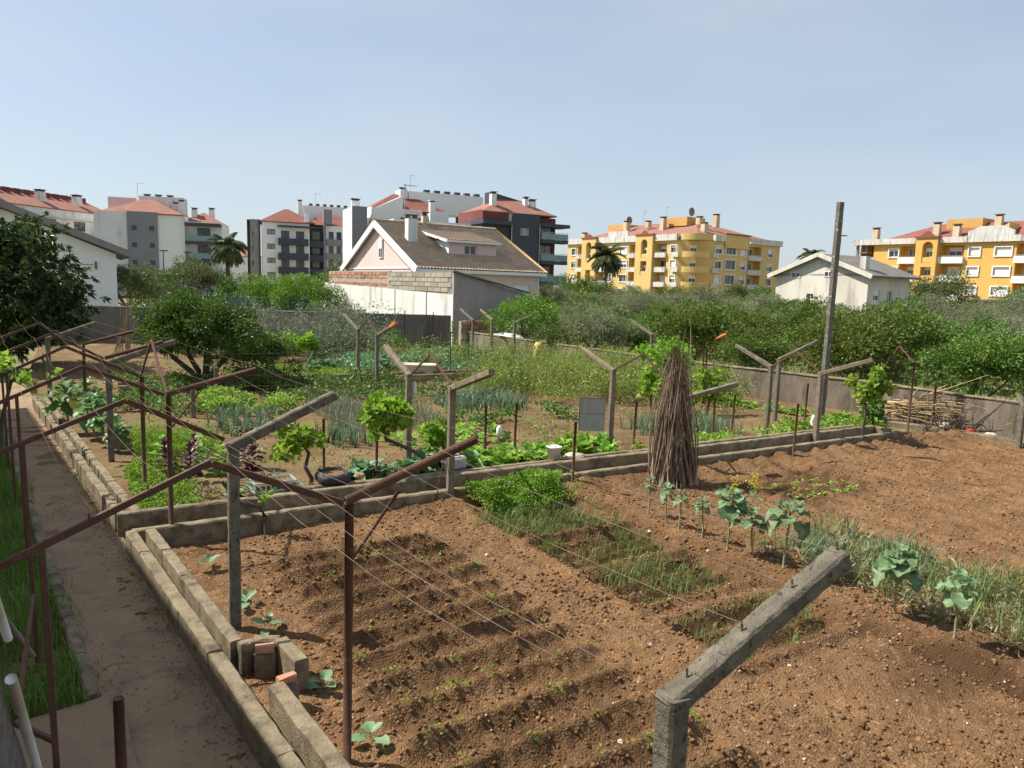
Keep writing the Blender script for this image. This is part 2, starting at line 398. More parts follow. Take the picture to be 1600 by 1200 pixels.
BEDS = [(8.85, 10.45), (7.6, 8.65), (6.35, 7.35), (4.85, 5.85)]
def sstep(x, a, b): t = np.clip((x - a) / (b - a), 0, 1); return t * t * (3 - 2 * t)
def box_mask(u, v, u0, u1, v0, v1, e=0.12): return sstep(u, u0 - e, u0 + e) * (1 - sstep(u, u1 - e, u1 + e)) * sstep(v, v0 - e, v0 + e) * (1 - sstep(v, v1 - e, v1 + e))
def soil_h(u, v):
    wob = fbm(u, v, 0.7, 3, 5)
    h = 0.10 * fbm(u, v, 0.5, 3, 1) + 0.07 * fbm(u, v, 3.2, 4, 2) + 0.055 * fbm(u, v, 11, 3, 3) * (0.5 + 1.1 * vnoise(u * 1.3, v * 1.3, 9))
    m = box_mask(u + .25 * fbm(u, v, 1.5, 2, 61), v, 2.15, 4.6, 1.2, 9.9, 0.16)
    rg_ = (1 - np.abs(np.sin((v - 0.07 * u + 0.08 * wob + 0.03 * fbm(u, v, 3, 2, 19)) * np.pi / 0.5))) ** 1.25
    h = h + m * (0.15 * (rg_ - .35) * (0.9 + 0.25 * vnoise(u * 1.3, v * 1.9, 51)) + 0.02 + 0.05 * fbm(u, v, 9, 4, 14))
    for a, b in BEDS:
        m = box_mask(u, v, 5.65, 7.5, a, b, 0.1)
        h = h + m * (-0.06 + 0.05 * np.sin((v - a + 0.1 * wob) * 2 * np.pi / 0.3))
        rim = box_mask(u, v, 5.5, 7.65, a - .14, b + .14, 0.08) - m
        h = h + 0.085 * rim
    h = h - 0.09 * np.exp(-((u - 7.88 + 0.25 * wob) / 0.13) ** 2) * (1 - sstep(v, 10.2, 10.8)) + 0.05 * np.exp(-((u - 8.25 + 0.2 * wob) / 0.16) ** 2)
    m = sstep(u, 10.2, 11.0)
    h = h + m * 0.03 * np.sin((u + 0.35 * wob) * 2 * np.pi / 0.62) + m * 0.05 * np.exp(-((u - 13.9 - 0.4 * wob) / 0.16) ** 2) - m * .05 * np.exp(-((u - 14.2 - 0.4 * wob) / 0.14) ** 2)
    m = box_mask(u, v, 11.2, 13.8, 8.5, 10.2, 0.15)
    h = h + m * 0.05 * np.sin((v + 0.2 * wob) * 2 * np.pi / 0.42)
    h = h + 0.17 * np.exp(-((v - 11.05) / 0.38) ** 2) * sstep(u, 2, 6)
    return h
def soil_wet(u, v):
    w = 0.7 * np.exp(-((u - 7.9) / 0.22) ** 2) * (v < 10.5)
    for a, b in BEDS: w = w + 0.4 * box_mask(u, v, 5.6, 7.6, a - .1, b + .1, 0.15)
    w = w + 0.55 * box_mask(u, v, 2.3, 4.5, 1.0, 9.8, 0.2) * (0.35 + vnoise(u * 2, v * 2, 33)) + 0.45 * box_mask(u, v, 11.0, 14, 8.3, 10.3, 0.3)
    w = w + 0.6 * np.exp(-((v - 3.6 - 0.2 * np.sin(u)) / 0.5) ** 2) * sstep(u, 6.3, 7.2) * (1 - sstep(u, 9.0, 10.5))
    return w * (0.55 + 0.9 * vnoise(u * 3.1, v * 3.1, 21))
us = np.concatenate([np.arange(0.35, 9.0, 0.024), np.arange(9.0, 22.0, 0.05)])
vs_ = np.arange(0.6, 11.12, 0.026)
o = link('soil', grid_mesh('soil', us, vs_, soil_h, M['soil'], soil_wet)); o['kind'] = 'structure'
def back_h(u, v):
    return 0.16 * fbm(u, v, 0.4, 3, 31) + 0.09 * fbm(u, v, 2.2, 4, 32) + 0.03 * np.sin((v + 0.5 * fbm(u, v, .6, 2, 8)) * 2 * np.pi / 0.6) * sstep(vnoise(u * .35, v * .35, 4), .35, .6)
o = link('soil', grid_mesh('soil', np.arange(-1.5, 22.5, 0.09), np.arange(11.72, 45, 0.09), back_h, M['soil2'])); o['kind'] = 'structure'
mb = MB(); mb.quad((-1500, -300, -0.25), (1500, -300, -0.25), (1500, 2500, -0.25), (-1500, 2500, -0.25))
o = mb.build('ground', M['ground']); o['kind'] = 'structure'

# path with its kerb on the left; grass verge; slab by the house
pv = np.arange(1.0, 30, 0.08)
def strip(name, ul, ur, z, m, n=12, amp=0.02, v=pv):
    t = np.linspace(0, 1, n)
    U = ul(v)[:, None] * (1 - t) + ur(v)[:, None] * t; Vv = np.repeat(v[:, None], n, 1)
    Z = z + amp * fbm(U, Vv, 2.5, 4, 17) + 0.006 * fbm(U, Vv, 20, 2, 18)
    P = np.stack([CU * U - SU * Vv, SU * U + CU * Vv, Z], -1).reshape(-1, 3)
    i = np.arange(len(v) - 1)[:, None] * n + np.arange(n - 1)[None, :]
    F = np.stack([i, i + 1, i + n + 1, i + n], -1).reshape(-1, 4)
    return link(name, mesh_np(name, P, F, m, True))
o = strip('path', lambda v: path_l(v), lambda v: chan_u(v) + 0.08 + 0 * v, 0.03, M['path']); o['kind'] = 'structure'
o = strip('verge', lambda v: path_l(v) - 6 + 0 * v, lambda v: path_l(v) - 0.02, -0.02, M['soil2'], 30, 0.1); o['kind'] = 'structure'
kt = thing('path_kerb', 'low crumbling concrete kerb along the left edge of the earth path', 'kerb', 0, 0)
v = 7.15
while v < 27:
    L = random.uniform(0.7, 1.1)
    mb = MB(); jz = random.uniform(-0.02, 0.02)
    mb.bar((path_l(v) - .05, v, 0.03 + jz), (path_l(v + L) - .05, v + L - 0.012, 0.03 + random.uniform(-.02, .02)), 0.13, 0.12, 0.025, 6, 0.008)
    mb.build('kerb_stone', M['conc'], kt); v += L
mb = MB(); mb.prism([(-3.0, 0.5), (0.3, 0.5), (0.3, 5.6), (0.24, 7.08), (-.5, 6.95), (-3.0, 6.6)], -0.2, 0.075)
o = mb.build('slab', M['path']); o.rotation_euler = (0, 0, GA); o['kind'] = 'structure'

# clods and pebbles lying on the tilled soil
def rocks(n, u0, u1, v0, v1, smin, smax, m, name, keep=None):
    u = R.uniform(u0, u1, n); v = R.uniform(v0, v1, n)
    if keep is not None: k = keep(u, v); u = u[k]; v = v[k]
    n = len(u); s = smin + (smax - smin) * R.power(0.24, n)
    oc = np.array([[1, 0, 0], [0, 1, 0], [-1, 0, 0], [0, -1, 0], [0, 0, .8], [0, 0, -.6]])
    F0 = np.array([[0, 1, 4], [1, 2, 4], [2, 3, 4], [3, 0, 4], [1, 0, 5], [2, 1, 5], [3, 2, 5], [0, 3, 5]])
    a = R.uniform(0, 6.28, n); ca, sa = np.cos(a)[:, None], np.sin(a)[:, None]
    B = oc[None] * R.uniform(0.55, 1.3, (n, 6, 1)) + R.normal(0, 0.16, (n, 6, 3))
    X = B[:, :, 0] * ca - B[:, :, 1] * sa; Y = B[:, :, 0] * sa + B[:, :, 1] * ca
    P = np.stack([X, Y, B[:, :, 2]], -1) * s[:, None, None]
    z = soil_h(u, v) + s * 0.15
    P += np.stack([CU * u - SU * v, SU * u + CU * v, z], 1)[:, None]
    F = (np.arange(n)[:, None, None] * 6 + F0[None]).reshape(-1, 3)
    o = link(name, mesh_np(name, P.reshape(-1, 3), F, m)); o['kind'] = 'stuff'; return o
k1 = lambda u, v: (v > 2.0 + 0.02 * u) & (vnoise(u * 1.2, v * 1.2, 3) > R.uniform(0, 0.9, len(u)))
tag(rocks(70000, 1.7, 10.5, 1.6, 11.0, 0.004, 0.036, M['clod'], 'soil_clods', k1), 'crumbly brown clods strewn over the tilled beds', 'soil clods')
tag(rocks(42000, 10.5, 21.5, 1.0, 11.0, 0.005, 0.036, M['clod'], 'soil_clods', k1), 'fine brown clods over the broad raked plot by the garden wall', 'soil clods')
tag(rocks(2200, 1.8, 20, 1.6, 10.8, 0.005, 0.02, M['pebble'], 'pebbles', None), 'pale pebbles scattered over the tilled soil', 'pebbles')

# ------------------------------------------------------------------ irrigation channels
def channel_wall(parent, p0, p1, w, h, nb, name='channel_slab', jit=0.0055, m='conc'):
    p0 = Vector((*p0, 0)); p1 = Vector((*p1, 0))
    for i in range(nb):
        a = p0.lerp(p1, i / nb); b = p0.lerp(p1, (i + 1) / nb); k_ = .35 if name == 'channel_slab' else .8; b = b + (a - b).normalized() * 0.010 * k_
        dz = random.uniform(-0.012, 0.012) * k_; dx = random.uniform(-.008, .008) * k_
        mb = MB(); mb.bar((a.x + dx, a.y, h / 2 - 0.1 + dz), (b.x + dx, b.y, h / 2 - 0.1 + dz), w, h + 0.2, 0.018, max(2, int((b - a).length / 0.13)), jit)
        mb.build(name, M[m], parent)
ch = thing('irrigation_channel', 'concrete irrigation channel running beside the path towards the viewer', 'channel', 0, 0)
channel_wall(ch, (0.58, 11.0), (1.55, 2.2), 0.14, 0.32, 3)
channel_wall(ch, (0.82, 10.95), (1.245, 7.1), 0.13, 0.32, 2)
channel_wall(ch, (1.40, 6.15), (1.80, 2.2), 0.14, 0.32, 1)
for (a, b, w) in (((1.25, 7.03), (1.38, 7.06), .10), ((1.40, 7.08), (1.62, 6.98), .12), ((1.63, 6.95), (1.70, 6.45), .14)):
    mb = MB(); mb.bar((*a, 0.14), (*b, 0.14), w, 0.36, 0.015, 3, 0.006); mb.build('corner_block', M['conc'], ch)
mb = MB(); mb.bar((1.42, 6.24, 0.05), (1.60, 6.27, 0.05), 0.10, 0.38, 0.015, 3, 0.006); mb.build('corner_block', M['conc'], ch)
mb = MB(); mb.bar((1.43, 6.24, 0.275), (1.59, 6.27, 0.275), 0.085, 0.065, 0.01, 2, 0.004); mb.build('brick', M['brick'], ch)
mb = MB(); mb.bar((1.37, 6.93, 0.05), (1.56, 6.88, 0.05), 0.07, 0.36, 0.015, 3, 0.006); mb.build('corner_block', M['conc'], ch)
mb = MB(); mb.bar((1.38, 6.93, 0.272), (1.55, 6.885, 0.272), 0.075, 0.08, 0.01, 2, 0.004); mb.build('brick', M['brick'], ch)
mb = MB(); mb.quad((0.66, 10.95, 0.1), (0.75, 10.95, 0.1), (1.72, 2.2, 0.1), (1.62, 2.2, 0.1)); mb.build('channel_floor', M['conc'], ch)
cx = thing('irrigation_channel', 'concrete irrigation channel crossing the garden between front and back plots', 'channel', 0, 0)
channel_wall(cx, (0.60, 11.12), (19.0, 11.14), 0.14, 0.29, 9)
channel_wall(cx, (0.45, 11.74), (18.4, 11.72), 0.15, 0.37, 9)
mb = MB(); mb.quad((0.6, 11.2, 0.12), (18.6, 11.2, 0.12), (18.4, 11.66, 0.12), (0.6, 11.66, 0.12)); mb.build('channel_floor', M['conc'], cx)
mb = MB(); mb.bar((18.45, 11.25, 0.14), (18.45, 11.7, 0.14), 0.12, 0.42, 0.015, 2, 0.005); mb.build('end_block', M['conc'], cx)
channel_wall(cx, (2.3, 12.0), (18.0, 11.98), 0.12, 0.36, 8, 'rear_slab')
cb = thing('irrigation_channel', 'narrow block-built channel running back along the far part of the path', 'channel', 0, 0)
channel_wall(cb, (0.49, 11.9), (-0.98, 24.4), 0.13, 0.33, 26, 'channel_block', 0.009)
channel_wall(cb, (0.70, 11.9), (-0.76, 24.4), 0.13, 0.33, 26, 'channel_block', 0.009)
cd = thing('irrigation_channel', 'low concrete channel crossing the back plot below the green bed', 'channel', 0, 0)
channel_wall(cd, (1.2, 26.1), (19.5, 26.0), 0.12, 0.30, 9)
channel_wall(cd, (1.2, 26.6), (19.5, 26.5), 0.12, 0.36, 9)

# ------------------------------------------------------------------ garden walls
def wall_run(name, label, pts, h, w, m, cap=None, world=False, parts=6):
    t = thing(name, label, 'wall', 0, 0, world=world)
    for i in range(len(pts) - 1):
        a, b = Vector((*pts[i], 0)), Vector((*pts[i + 1], 0))
        n = max(2, int((b - a).length / 0.6)); mb = MB()
        mb.bar((a.x, a.y, h / 2 - 0.2), (b.x, b.y, h / 2 - 0.2), w, h + 0.4, 0.03, n, 0.012)
        mb.build('wall_panel', M[m], t)
        if cap:
            mb = MB(); mb.bar((a.x, a.y, h + 0.033), (b.x, b.y, h + 0.033), w + 0.06, 0.06, 0.015, n, 0.008); mb.build('coping', M[cap], t)
    return t
wr = wall_run('garden_wall', 'low stained grey wall along the right side of the garden, orchard behind it',
              [(21.7, 4.0), (22.3, 9.9), (22.35, 14.5), (21.3, 19.5), (20.75, 24), (20.4, 30.4), (20.0, 39.6)], 1.0, 0.2, 'wall', 'conc')
wall_run('bed_kerb', 'low concrete edging in front of the right garden wall', [(20.9, 5.0), (21.35, 9.6), (21.3, 11.3), (20.5, 13.6)], 0.16, 0.16, 'conc')
wall_run('rear_wall', 'tall dark grey rendered wall closing the far end of the garden', [(-3.75, 43.9), (-17.3, 43.2), (-26, 43.0)], 1.95, 0.2, 'wall2', None, True)
wall_run('side_wall', 'shaded grey wall beside the loquat at the left end of the garden', [(-26, 43), (-28.5, 37), (-25, 30)], 1.8, 0.2, 'wall2', None, True)

# ------------------------------------------------------------------ buildings
B = {}
B['block2'] = mat('mortar', (0.42, 0.36, 0.29), (0.34, 0.27, 0.21), 2, 0.95)
B['yel'] = mat('yellow render', (0.59, 0.425, 0.155), (0.65, 0.48, 0.2), 0.25, 0.9, c3=(0.5, 0.33, 0.12), scale3=0.9, t3=(0.58, 0.75))
B['yel2'] = mat('deep yellow render', (0.62, 0.37, 0.095), (0.66, 0.42, 0.13), 0.2, 0.9, c3=(0.55, 0.33, 0.1), scale3=0.8, t3=(.55, .75))
B['wht'] = mat('white render', (0.80, 0.80, 0.78), (0.73, 0.73, 0.71), 0.2, 0.9)
B['stain'] = mat('streaked white render', (0.74, 0.73, 0.70), (0.62, 0.61, 0.58), 0.5, 0.9, c3=(0.33, 0.31, 0.28), scale3=0.55, t3=(0.54, 0.74), stretch=(1.5, 1.5, 0.3), detail=8)
B['parapet'] = mat('rain streaked parapet', (0.66, 0.65, 0.62), (0.5, 0.49, 0.46), 1.2, 0.9, c3=(0.24, 0.22, 0.2), scale3=1.3, t3=(0.52, 0.68), stretch=(2, 2, 0.3))
B['dirty'] = mat('dirty white render', (0.66, 0.63, 0.56), (0.52, 0.49, 0.42), 0.35, 0.92, c3=(0.27, 0.25, 0.2), scale3=0.6, t3=(0.53, 0.75), stretch=(1.4, 1.4, 0.35), detail=9)
B['grey'] = mat('grey cladding', (0.21, 0.21, 0.225), (0.235, 0.235, 0.25), 0.3, 0.8)
B['dgrey'] = mat('dark grey panels', (0.05, 0.058, 0.07), (0.062, 0.07, 0.085), 0.4, 0.6)
B['navy'] = mat('slate blue cladding', (0.052, 0.063, 0.083), (0.06, 0.072, 0.092), 0.3, 0.7)
B['maroon'] = mat('maroon cladding', (0.14, 0.045, 0.042), (0.17, 0.058, 0.05), 0.5, 0.8)
B['pink'] = mat('pale pink render', (0.70, 0.55, 0.51), (0.64, 0.49, 0.45), 0.4, 0.92, c3=(0.5, 0.4, 0.37), scale3=0.7, t3=(0.58, 0.8))
B['mauve'] = mat('bare mauve render', (0.36, 0.31, 0.31), (0.29, 0.25, 0.25), 0.7, 0.95, stretch=(2, 2, 0.5))
B['roof'] = mat('red clay roof', (0.30, 0.14, 0.10), (0.24, 0.11, 0.08), 0.6, 0.85, c3=(0.36, 0.19, 0.14), scale3=2.0, bump=.4, bscale=6)
B['roofd'] = mat('old red clay roof', (0.25, 0.09, 0.065), (0.2, 0.075, 0.055), 0.6, 0.85, c3=(0.31, 0.14, 0.1), scale3=2.0, bump=.4, bscale=6)
B['tile'] = mat('weathered clay tile', (0.46, 0.345, 0.25), (0.34, 0.25, 0.18), 1.3, 0.9, 0.3, 30, (0.17, 0.135, 0.11), 5, (0.55, 0.72))
B['lichen'] = mat('lichened ridge tile', (0.42, 0.29, 0.10), (0.30, 0.21, 0.12), 2.5, 0.95)
B['dkroof'] = mat('dark fibre roof', (0.13, 0.125, 0.115), (0.19, 0.18, 0.165), 1.2, 0.95)
B['fasc'] = mat('grey eaves concrete', (0.26, 0.25, 0.24), (0.2, 0.19, 0.18), 1.0, 0.9)
B['shut'] = mat('white roller shutter', (0.76, 0.76, 0.75), (0.7, 0.7, 0.69), 2, 0.6)
B['frame'] = mat('white window frame', (0.72, 0.72, 0.71), None, rough=0.5)
B['dframe'] = mat('dark window frame', (0.05, 0.05, 0.055), None, rough=0.5)
B['glass'] = mat('window glass', (0.03, 0.035, 0.042), (0.07, 0.078, 0.085), 0.8, 0.08, spec=0.6)
B['curt'] = mat('curtained glass', (0.20, 0.20, 0.195), (0.30, 0.29, 0.28), 1.5, 0.25, spec=0.5)
B['bal'] = mat('green glass balcony', (0.13, 0.22, 0.215), (0.18, 0.28, 0.27), 0.6, 0.12, spec=0.6)
B['alu'] = mat('aluminium', (0.45, 0.46, 0.47), None, rough=0.4, metallic=0.5)
B['chim'] = mat('chimney render', (0.60, 0.52, 0.36), (0.48, 0.4, 0.27), 0.8, 0.9)
B['ochre'] = mat('ochre roof box', (0.58, 0.36, 0.12), (0.5, 0.3, 0.1), 0.6, 0.9)

EZ = Vector((0, 0, 1))
def fr(side, x0=0, x1=0, y0=0, y1=0, z=0):
    """origin and direction of a face: F front, L left (seen from outside, left to right)"""
    return (Vector((x0, y0, z)), Vector((1, 0, 0))) if side == 'F' else (Vector((x0, y1, z)), Vector((0, -1, 0)))
def fp(O, ex, x, z, d=0.0):
    n = Vector((ex.y, -ex.x, 0)); return O + ex * x + EZ * z + n * d
def fbox(mb, O, ex, x0, x1, z0, z1, d0, d1):
    V = [fp(O, ex, x, z, d) for z in (z0, z1) for d in (d0, d1) for x in (x0, x1)]
    mb.add(V, [[0, 1, 3, 2], [4, 6, 7, 5], [0, 4, 5, 1], [2, 3, 7, 6], [0, 2, 6, 4], [1, 5, 7, 3]]); return mb
def facade(parent, m, O, ex, Wd, H, ops=(), name='wall', top=None):
    xs = sorted({0.0, Wd} | {a for o in ops for a in (o[0], o[0] + o[2])}); zs = sorted({0.0, H} | {a for o in ops for a in (o[1], o[1] + o[3])})
    mb = MB()
    for i in range(len(xs) - 1):
        for j in range(len(zs) - 1):
            cx, cz = (xs[i] + xs[i + 1]) / 2, (zs[j] + zs[j + 1]) / 2
            if any(o[0] < cx < o[0] + o[2] and o[1] < cz < o[1] + o[3] for o in ops): continue
            mb.quad(fp(O, ex, xs[i], zs[j]), fp(O, ex, xs[i + 1], zs[j]), fp(O, ex, xs[i + 1], zs[j + 1]), fp(O, ex, xs[i], zs[j + 1]))
    for o in ops:
        x, z, w, h = o[:4]; d = -(o[4] if len(o) > 4 else 0.22)
        c = [(x, z), (x + w, z), (x + w, z + h), (x, z + h)]
        for k in range(4):
            (a, b), (e, f_) = c[k], c[(k + 1) % 4]
            mb.quad(fp(O, ex, a, b), fp(O, ex, a, b, d), fp(O, ex, e, f_, d), fp(O, ex, e, f_))
        mb.quad(*[fp(O, ex, a, b, d) for a, b in c])
    return mb.build(name, m, parent)
WC = {}
def window(parent, O, ex, x, z, w, h, d=0.2, pane='glass', frame='frame', trim=None, shut=0.0, mull=1):
    """window frame with its pane and roller shutter as sub-parts"""
    key = (round(w, 2), round(h, 2), pane, frame, trim, shut, mull)
    if key not in WC:
        t = 0.07; mb = MB()
        mb.box(0, t, 0, .06, 0, h); mb.box(w - t, w, 0, .06, 0, h); mb.box(t, w - t, 0, .06, 0, t); mb.box(t, w - t, 0, .06, h - t, h)
        for k in range(mull): xx = w * (k + 1) / (mull + 1); mb.box(xx - .035, xx + .035, .002, .055, t, h - t)
        fm = mb.mesh('window', B[frame])
        mb = MB(); mb.box(t, w - t, .025, .04, t, h - t); pm = mb.mesh('pane', B[pane])
        sm = tm = None
        if shut:
            mb = MB(); n = max(3, int(h * shut / 0.16)); z0 = h - h * shut
            for k in range(n): mb.box(0.02, w - 0.02, -.035 - .012 * (k % 2), -.005, z0 + k * h * shut / n, z0 + (k + 1) * h * shut / n - 0.004)
            sm = mb.mesh('shutter', B['shut'])
        if trim:
            g = 0.18; mb = MB(); q = -d - 0.05
            mb.box(-g, 0, q, -d + .02, -g, h + g); mb.box(w, w + g, q, -d + .02, -g, h + g); mb.box(0, w, q, -d + .02, -g, 0); mb.box(0, w, q, -d + .02, h, h + g)
            tm = mb.mesh('surround', B[trim])
        WC[key] = (fm, pm, sm, tm)
    fm, pm, sm, tm = WC[key]
    o = link('window', fm, parent, fp(O, ex, x, z, -d + 0.08), math.atan2(ex.y, ex.x))
    link('pane', pm, o)
    if sm: link('shutter', sm, o)
    if tm: link('surround', tm, o)
    return o
def balcony(parent, O, ex, x0, x1, z, dep, m, h=1.0, th=0.2, slab=None, rail=False, d0=0.0):
    mb = MB(); fbox(mb, O, ex, x0, x1, z + th + .02, z + th + h, d0 + dep - 0.1, d0 + dep); fbox(mb, O, ex, x0, x0 + .1, z + th + .02, z + th + h, d0 + .01, d0 + dep - .1); fbox(mb, O, ex, x1 - .1, x1, z + th + .02, z + th + h, d0 + .01, d0 + dep - .1)
    o = mb.build('balcony', B[m], parent)
    mb = MB(); fbox(mb, O, ex, x0 - .03, x1 + .03, z, z + th, d0 + .012, d0 + dep + 0.04); mb.build('slab', B[slab or m], o)
    if rail:
        mb = MB(); fbox(mb, O, ex, x0, x1, z + th + h + .12, z + th + h + .17, d0 + dep - .07, d0 + dep - .02)
        k = int((x1 - x0) / 0.8) + 1
        for i in range(k + 1): xx = x0 + (x1 - x0 - .05) * i / k; fbox(mb, O, ex, xx, xx + .04, z + th + h, z + th + h + .14, d0 + dep - .065, d0 + dep - .025)
        mb.build('rail', B['alu'], o)
    return o
def round_balcony(parent, c, r, a0, a1, z, h, m):
    n = 14; P = [(c[0] + r * math.cos(a0 + (a1 - a0) * i / n), c[1] + r * math.sin(a0 + (a1 - a0) * i / n)) for i in range(n + 1)]
    Q = [(c[0] + (r - .12) * math.cos(a0 + (a1 - a0) * i / n), c[1] + (r - .12) * math.sin(a0 + (a1 - a0) * i / n)) for i in range(n + 1)]
    mb = MB(); mb.prism(P + Q[::-1], z + .21, z + h); o = mb.build('balcony', B[m], parent)
    mb = MB(); mb.prism(P, z, z + .2); mb.build('slab', B[m], o); return o
def hip(parent, x0, x1, y0, y1, z0, z1, ins, m='roof', ov=0.4, gable=False, name='roof', th=0.15):
    x0 -= ov; x1 += ov; y0 -= ov; y1 += ov
    if (x1 - x0) >= (y1 - y0): ym = (y0 + y1) / 2; R0, R1 = (x0 + ins, ym, z1), (x1 - ins, ym, z1); q = [[0, 1, 5, 4], [1, 2, 5], [2, 3, 4, 5], [3, 0, 4]]
    else: xm = (x0 + x1) / 2; R0, R1 = (xm, y0 + ins, z1), (xm, y1 - ins, z1); q = [[0, 1, 4], [1, 2, 5, 4], [2, 3, 5], [3, 0, 4, 5]]
    V = [(x0, y0, z0), (x1, y0, z0), (x1, y1, z0), (x0, y1, z0), R0, R1] + [(x0, y0, z0 - th), (x1, y0, z0 - th), (x1, y1, z0 - th), (x0, y1, z0 - th)]
    q += [[6, 7, 1, 0], [7, 8, 2, 1], [8, 9, 3, 2], [9, 6, 0, 3], [9, 8, 7, 6]]
    mb = MB(); mb.add(V, q); return mb.build(name, B[m], parent)
def chimney(parent, x, y, z0, z1, w=0.8, l=0.8, m='chim', cap='roof', vent=True):
    mb = MB(); mb.box(x - w / 2, x + w / 2, y - l / 2, y + l / 2, z0, z1); o = mb.build('chimney', B[m], parent)
    mb = MB(); mb.box(x - w / 2 + .08, x + w / 2 - .08, y - l / 2 + .08, y + l / 2 - .08, z1 + .003, z1 + .25); mb.build('vent', B['dframe'], o)
    mb = MB(); mb.box(x - w / 2 - .1, x + w / 2 + .1, y - l / 2 - .1, y + l / 2 + .1, z1 + .253, z1 + .36); mb.build('cap', B[cap], o); return o
def antenna(parent, x, y, z, h, dish=False):
    mb = MB(); mb.tube([(x, y, z), (x, y, z + h)], 0.045, 5); mb.tube([(x - .1, y, z + h - .1), (x + 1.1, y, z + h - .1)], .035, 4)
    for k in range(6): mb.tube([(x + .1 + k * .18, y - .3, z + h - .1), (x + .1 + k * .18, y + .3, z + h - .1)], .02, 4)
    return mb.build('antenna', B['alu'], parent)
def dish(parent, x, y, z, r=0.9):
    V = [(x, y, z)]; F = []; n = 16
    for i, q in enumerate((0.5, 1.0)):
        for k in range(n):
            a = 2 * math.pi * k / n; V.append((x + r * q * math.cos(a), y - .5 * r * q * q * 0.6, z + r * q * math.sin(a)))
    for k in range(n): F.append([0, 1 + k, 1 + (k + 1) % n]); F.append([1 + k, 1 + n + k, 1 + n + (k + 1) % n, 1 + (k + 1) % n])
    mb = MB(); mb.add(V, F); mb.tube([(x, y, z), (x, y + .2, z - r * 1.4)], .06, 5); return mb.build('satellite_dish', B['fasc'], parent)
def building(name, label, X, Y, rot, z=0, cat='building'): return thing(name, label, cat, X, Y, z, rad(rot), world=True)
def shell(parent, x0, x1, y0, y1, z0, z1, m, top=True, sides='RB'):
    """plain right and back walls and flat top closing a block"""
    mb = MB()
    if 'R' in sides: mb.quad((x1, y0, z0), (x1, y1, z0), (x1, y1, z1), (x1, y0, z1))
    if 'B' in sides: mb.quad((x1, y1, z0), (x0, y1, z0), (x0, y1, z1), (x1, y1, z1))
    if 'F' in sides: mb.quad((x0, y0, z0), (x1, y0, z0), (x1, y0, z1), (x0, y0, z1))
    if 'L' in sides: mb.quad((x0, y1, z0), (x0, y0, z0), (x0, y0, z1), (x0, y1, z1))
    if top: mb.quad((x0, y0, z1), (x1, y0, z1), (x1, y1, z1), (x0, y1, z1))
    return mb.build('wall', B[m], parent)
def arch_tower(bld, O, ex, x0, x1, H, d, m, ax0, ax1, zs, top):
    """projecting stair tower with arched and square recesses"""
    ops = [(ax0 - x0, a, ax1 - ax0, b - a, 0.9) for a, b in zs]
    O2 = fp(O, ex, x0, 0, d)
    facade(bld, B[m], O2, ex, x1 - x0, H, ops, 'stair_tower')
    mb = MB(); fbox(mb, O, ex, x0 + .002, x0 + .2, 0, H, 0.01, d - .003); fbox(mb, O, ex, x1 - .2, x1 - .002, 0, H, 0.01, d - .003); mb.build('tower_side', B[m], bld)
    mb = MB(); fbox(mb, O, ex, x0 - .2, x1 + .2, H, H + .25, 0, d + .2)
    xm = (x0 + x1) / 2; V = [fp(O, ex, xm - 1.0, H + .25, d + .1), fp(O, ex, xm + 1.0, H + .25, d + .1), fp(O, ex, xm, H + 1.0, d + .1), fp(O, ex, xm - 1.0, H + .25, d - .4), fp(O, ex, xm + 1.0, H + .25, d - .4), fp(O, ex, xm, H + 1.0, d - .4)]
    mb.add(V, [[0, 1, 2], [3, 5, 4], [0, 2, 5, 3], [1, 4, 5, 2]]); mb.build('tower_cornice', B['roofd'], bld)
    a, b = zs[0]; r = (ax1 - ax0) / 2; xc = (ax0 + ax1) / 2; mb = MB(); n = 10; zc = b - r
    for s in (-1, 1):
        pts = [(xc + s * r * math.cos(math.pi / 2 * k / n), zc + r * math.sin(math.pi / 2 * k / n)) for k in range(n + 1)]
        for k in range(n):
            mb.quad(*[fp(O, ex, x, z, d - .004) for x, z in (pts[k], pts[k + 1], (xc + s * r, pts[k + 1][1]), (xc + s * r, pts[k][1]))])
    mb.build('arch_spandrel', B[m], bld)
    for a, b in zs:
        window(bld, O, ex, ax0 + .25, a + .9, ax1 - ax0 - .5, 1.3, d=0.86 - d, shut=0.4)
        mb = MB(); fbox(mb, O, ex, ax0, ax1, a + .05, a + .85, d - .3, d - .1); mb.build('recess_parapet', B[m], bld)

# --- yellow block behind the orchard
b = building('apartment_block', 'yellow apartment block with red hipped roof and curved corner balconies behind the orchard', 36.3, 150, 36)
LX, LY, ZT = 27.5, 40.3, 14.1
O, ex = fr('L', 0, 0, 0, LY)                  # x runs from the far end to the near corner
rows = [11.6, 8.55, 5.45, 2.4]
ops = []
wl = [(1.6, 1.5), (15.0, 1.0), (18.4, 2.2), (33.4, 1.4)]
logs = [(3.8, 2.3), (11.2, 3.1), (21.2, 2.7), (29.0, 3.2)]
for z in rows:
    ops += [(x, z, w, 1.5) for x, w in wl] + [(x, z - .9, w, 2.9, 1.4) for x, w in logs]
facade(b, B['yel'], O, ex, LY - 5.0, ZT, ops)
for i, z in enumerate(rows):
    for j, (x, w) in enumerate(wl): window(b, O, ex, x, z, w, 1.5, trim='frame', shut=[0, .5, 1.0, 0.3][(i * 3 + j) % 4])
    for j, (x, w) in enumerate(logs):
        window(b, O, ex, x + .4, z - .7, w - .8, 2.2, d=1.36, shut=[0, .6, 0, .3][(i + j) % 4])
        balcony(b, O, ex, x - .1, x + w + .1, z - .95, 0.5, 'parapet', 0.85, 0.15, rail=True)
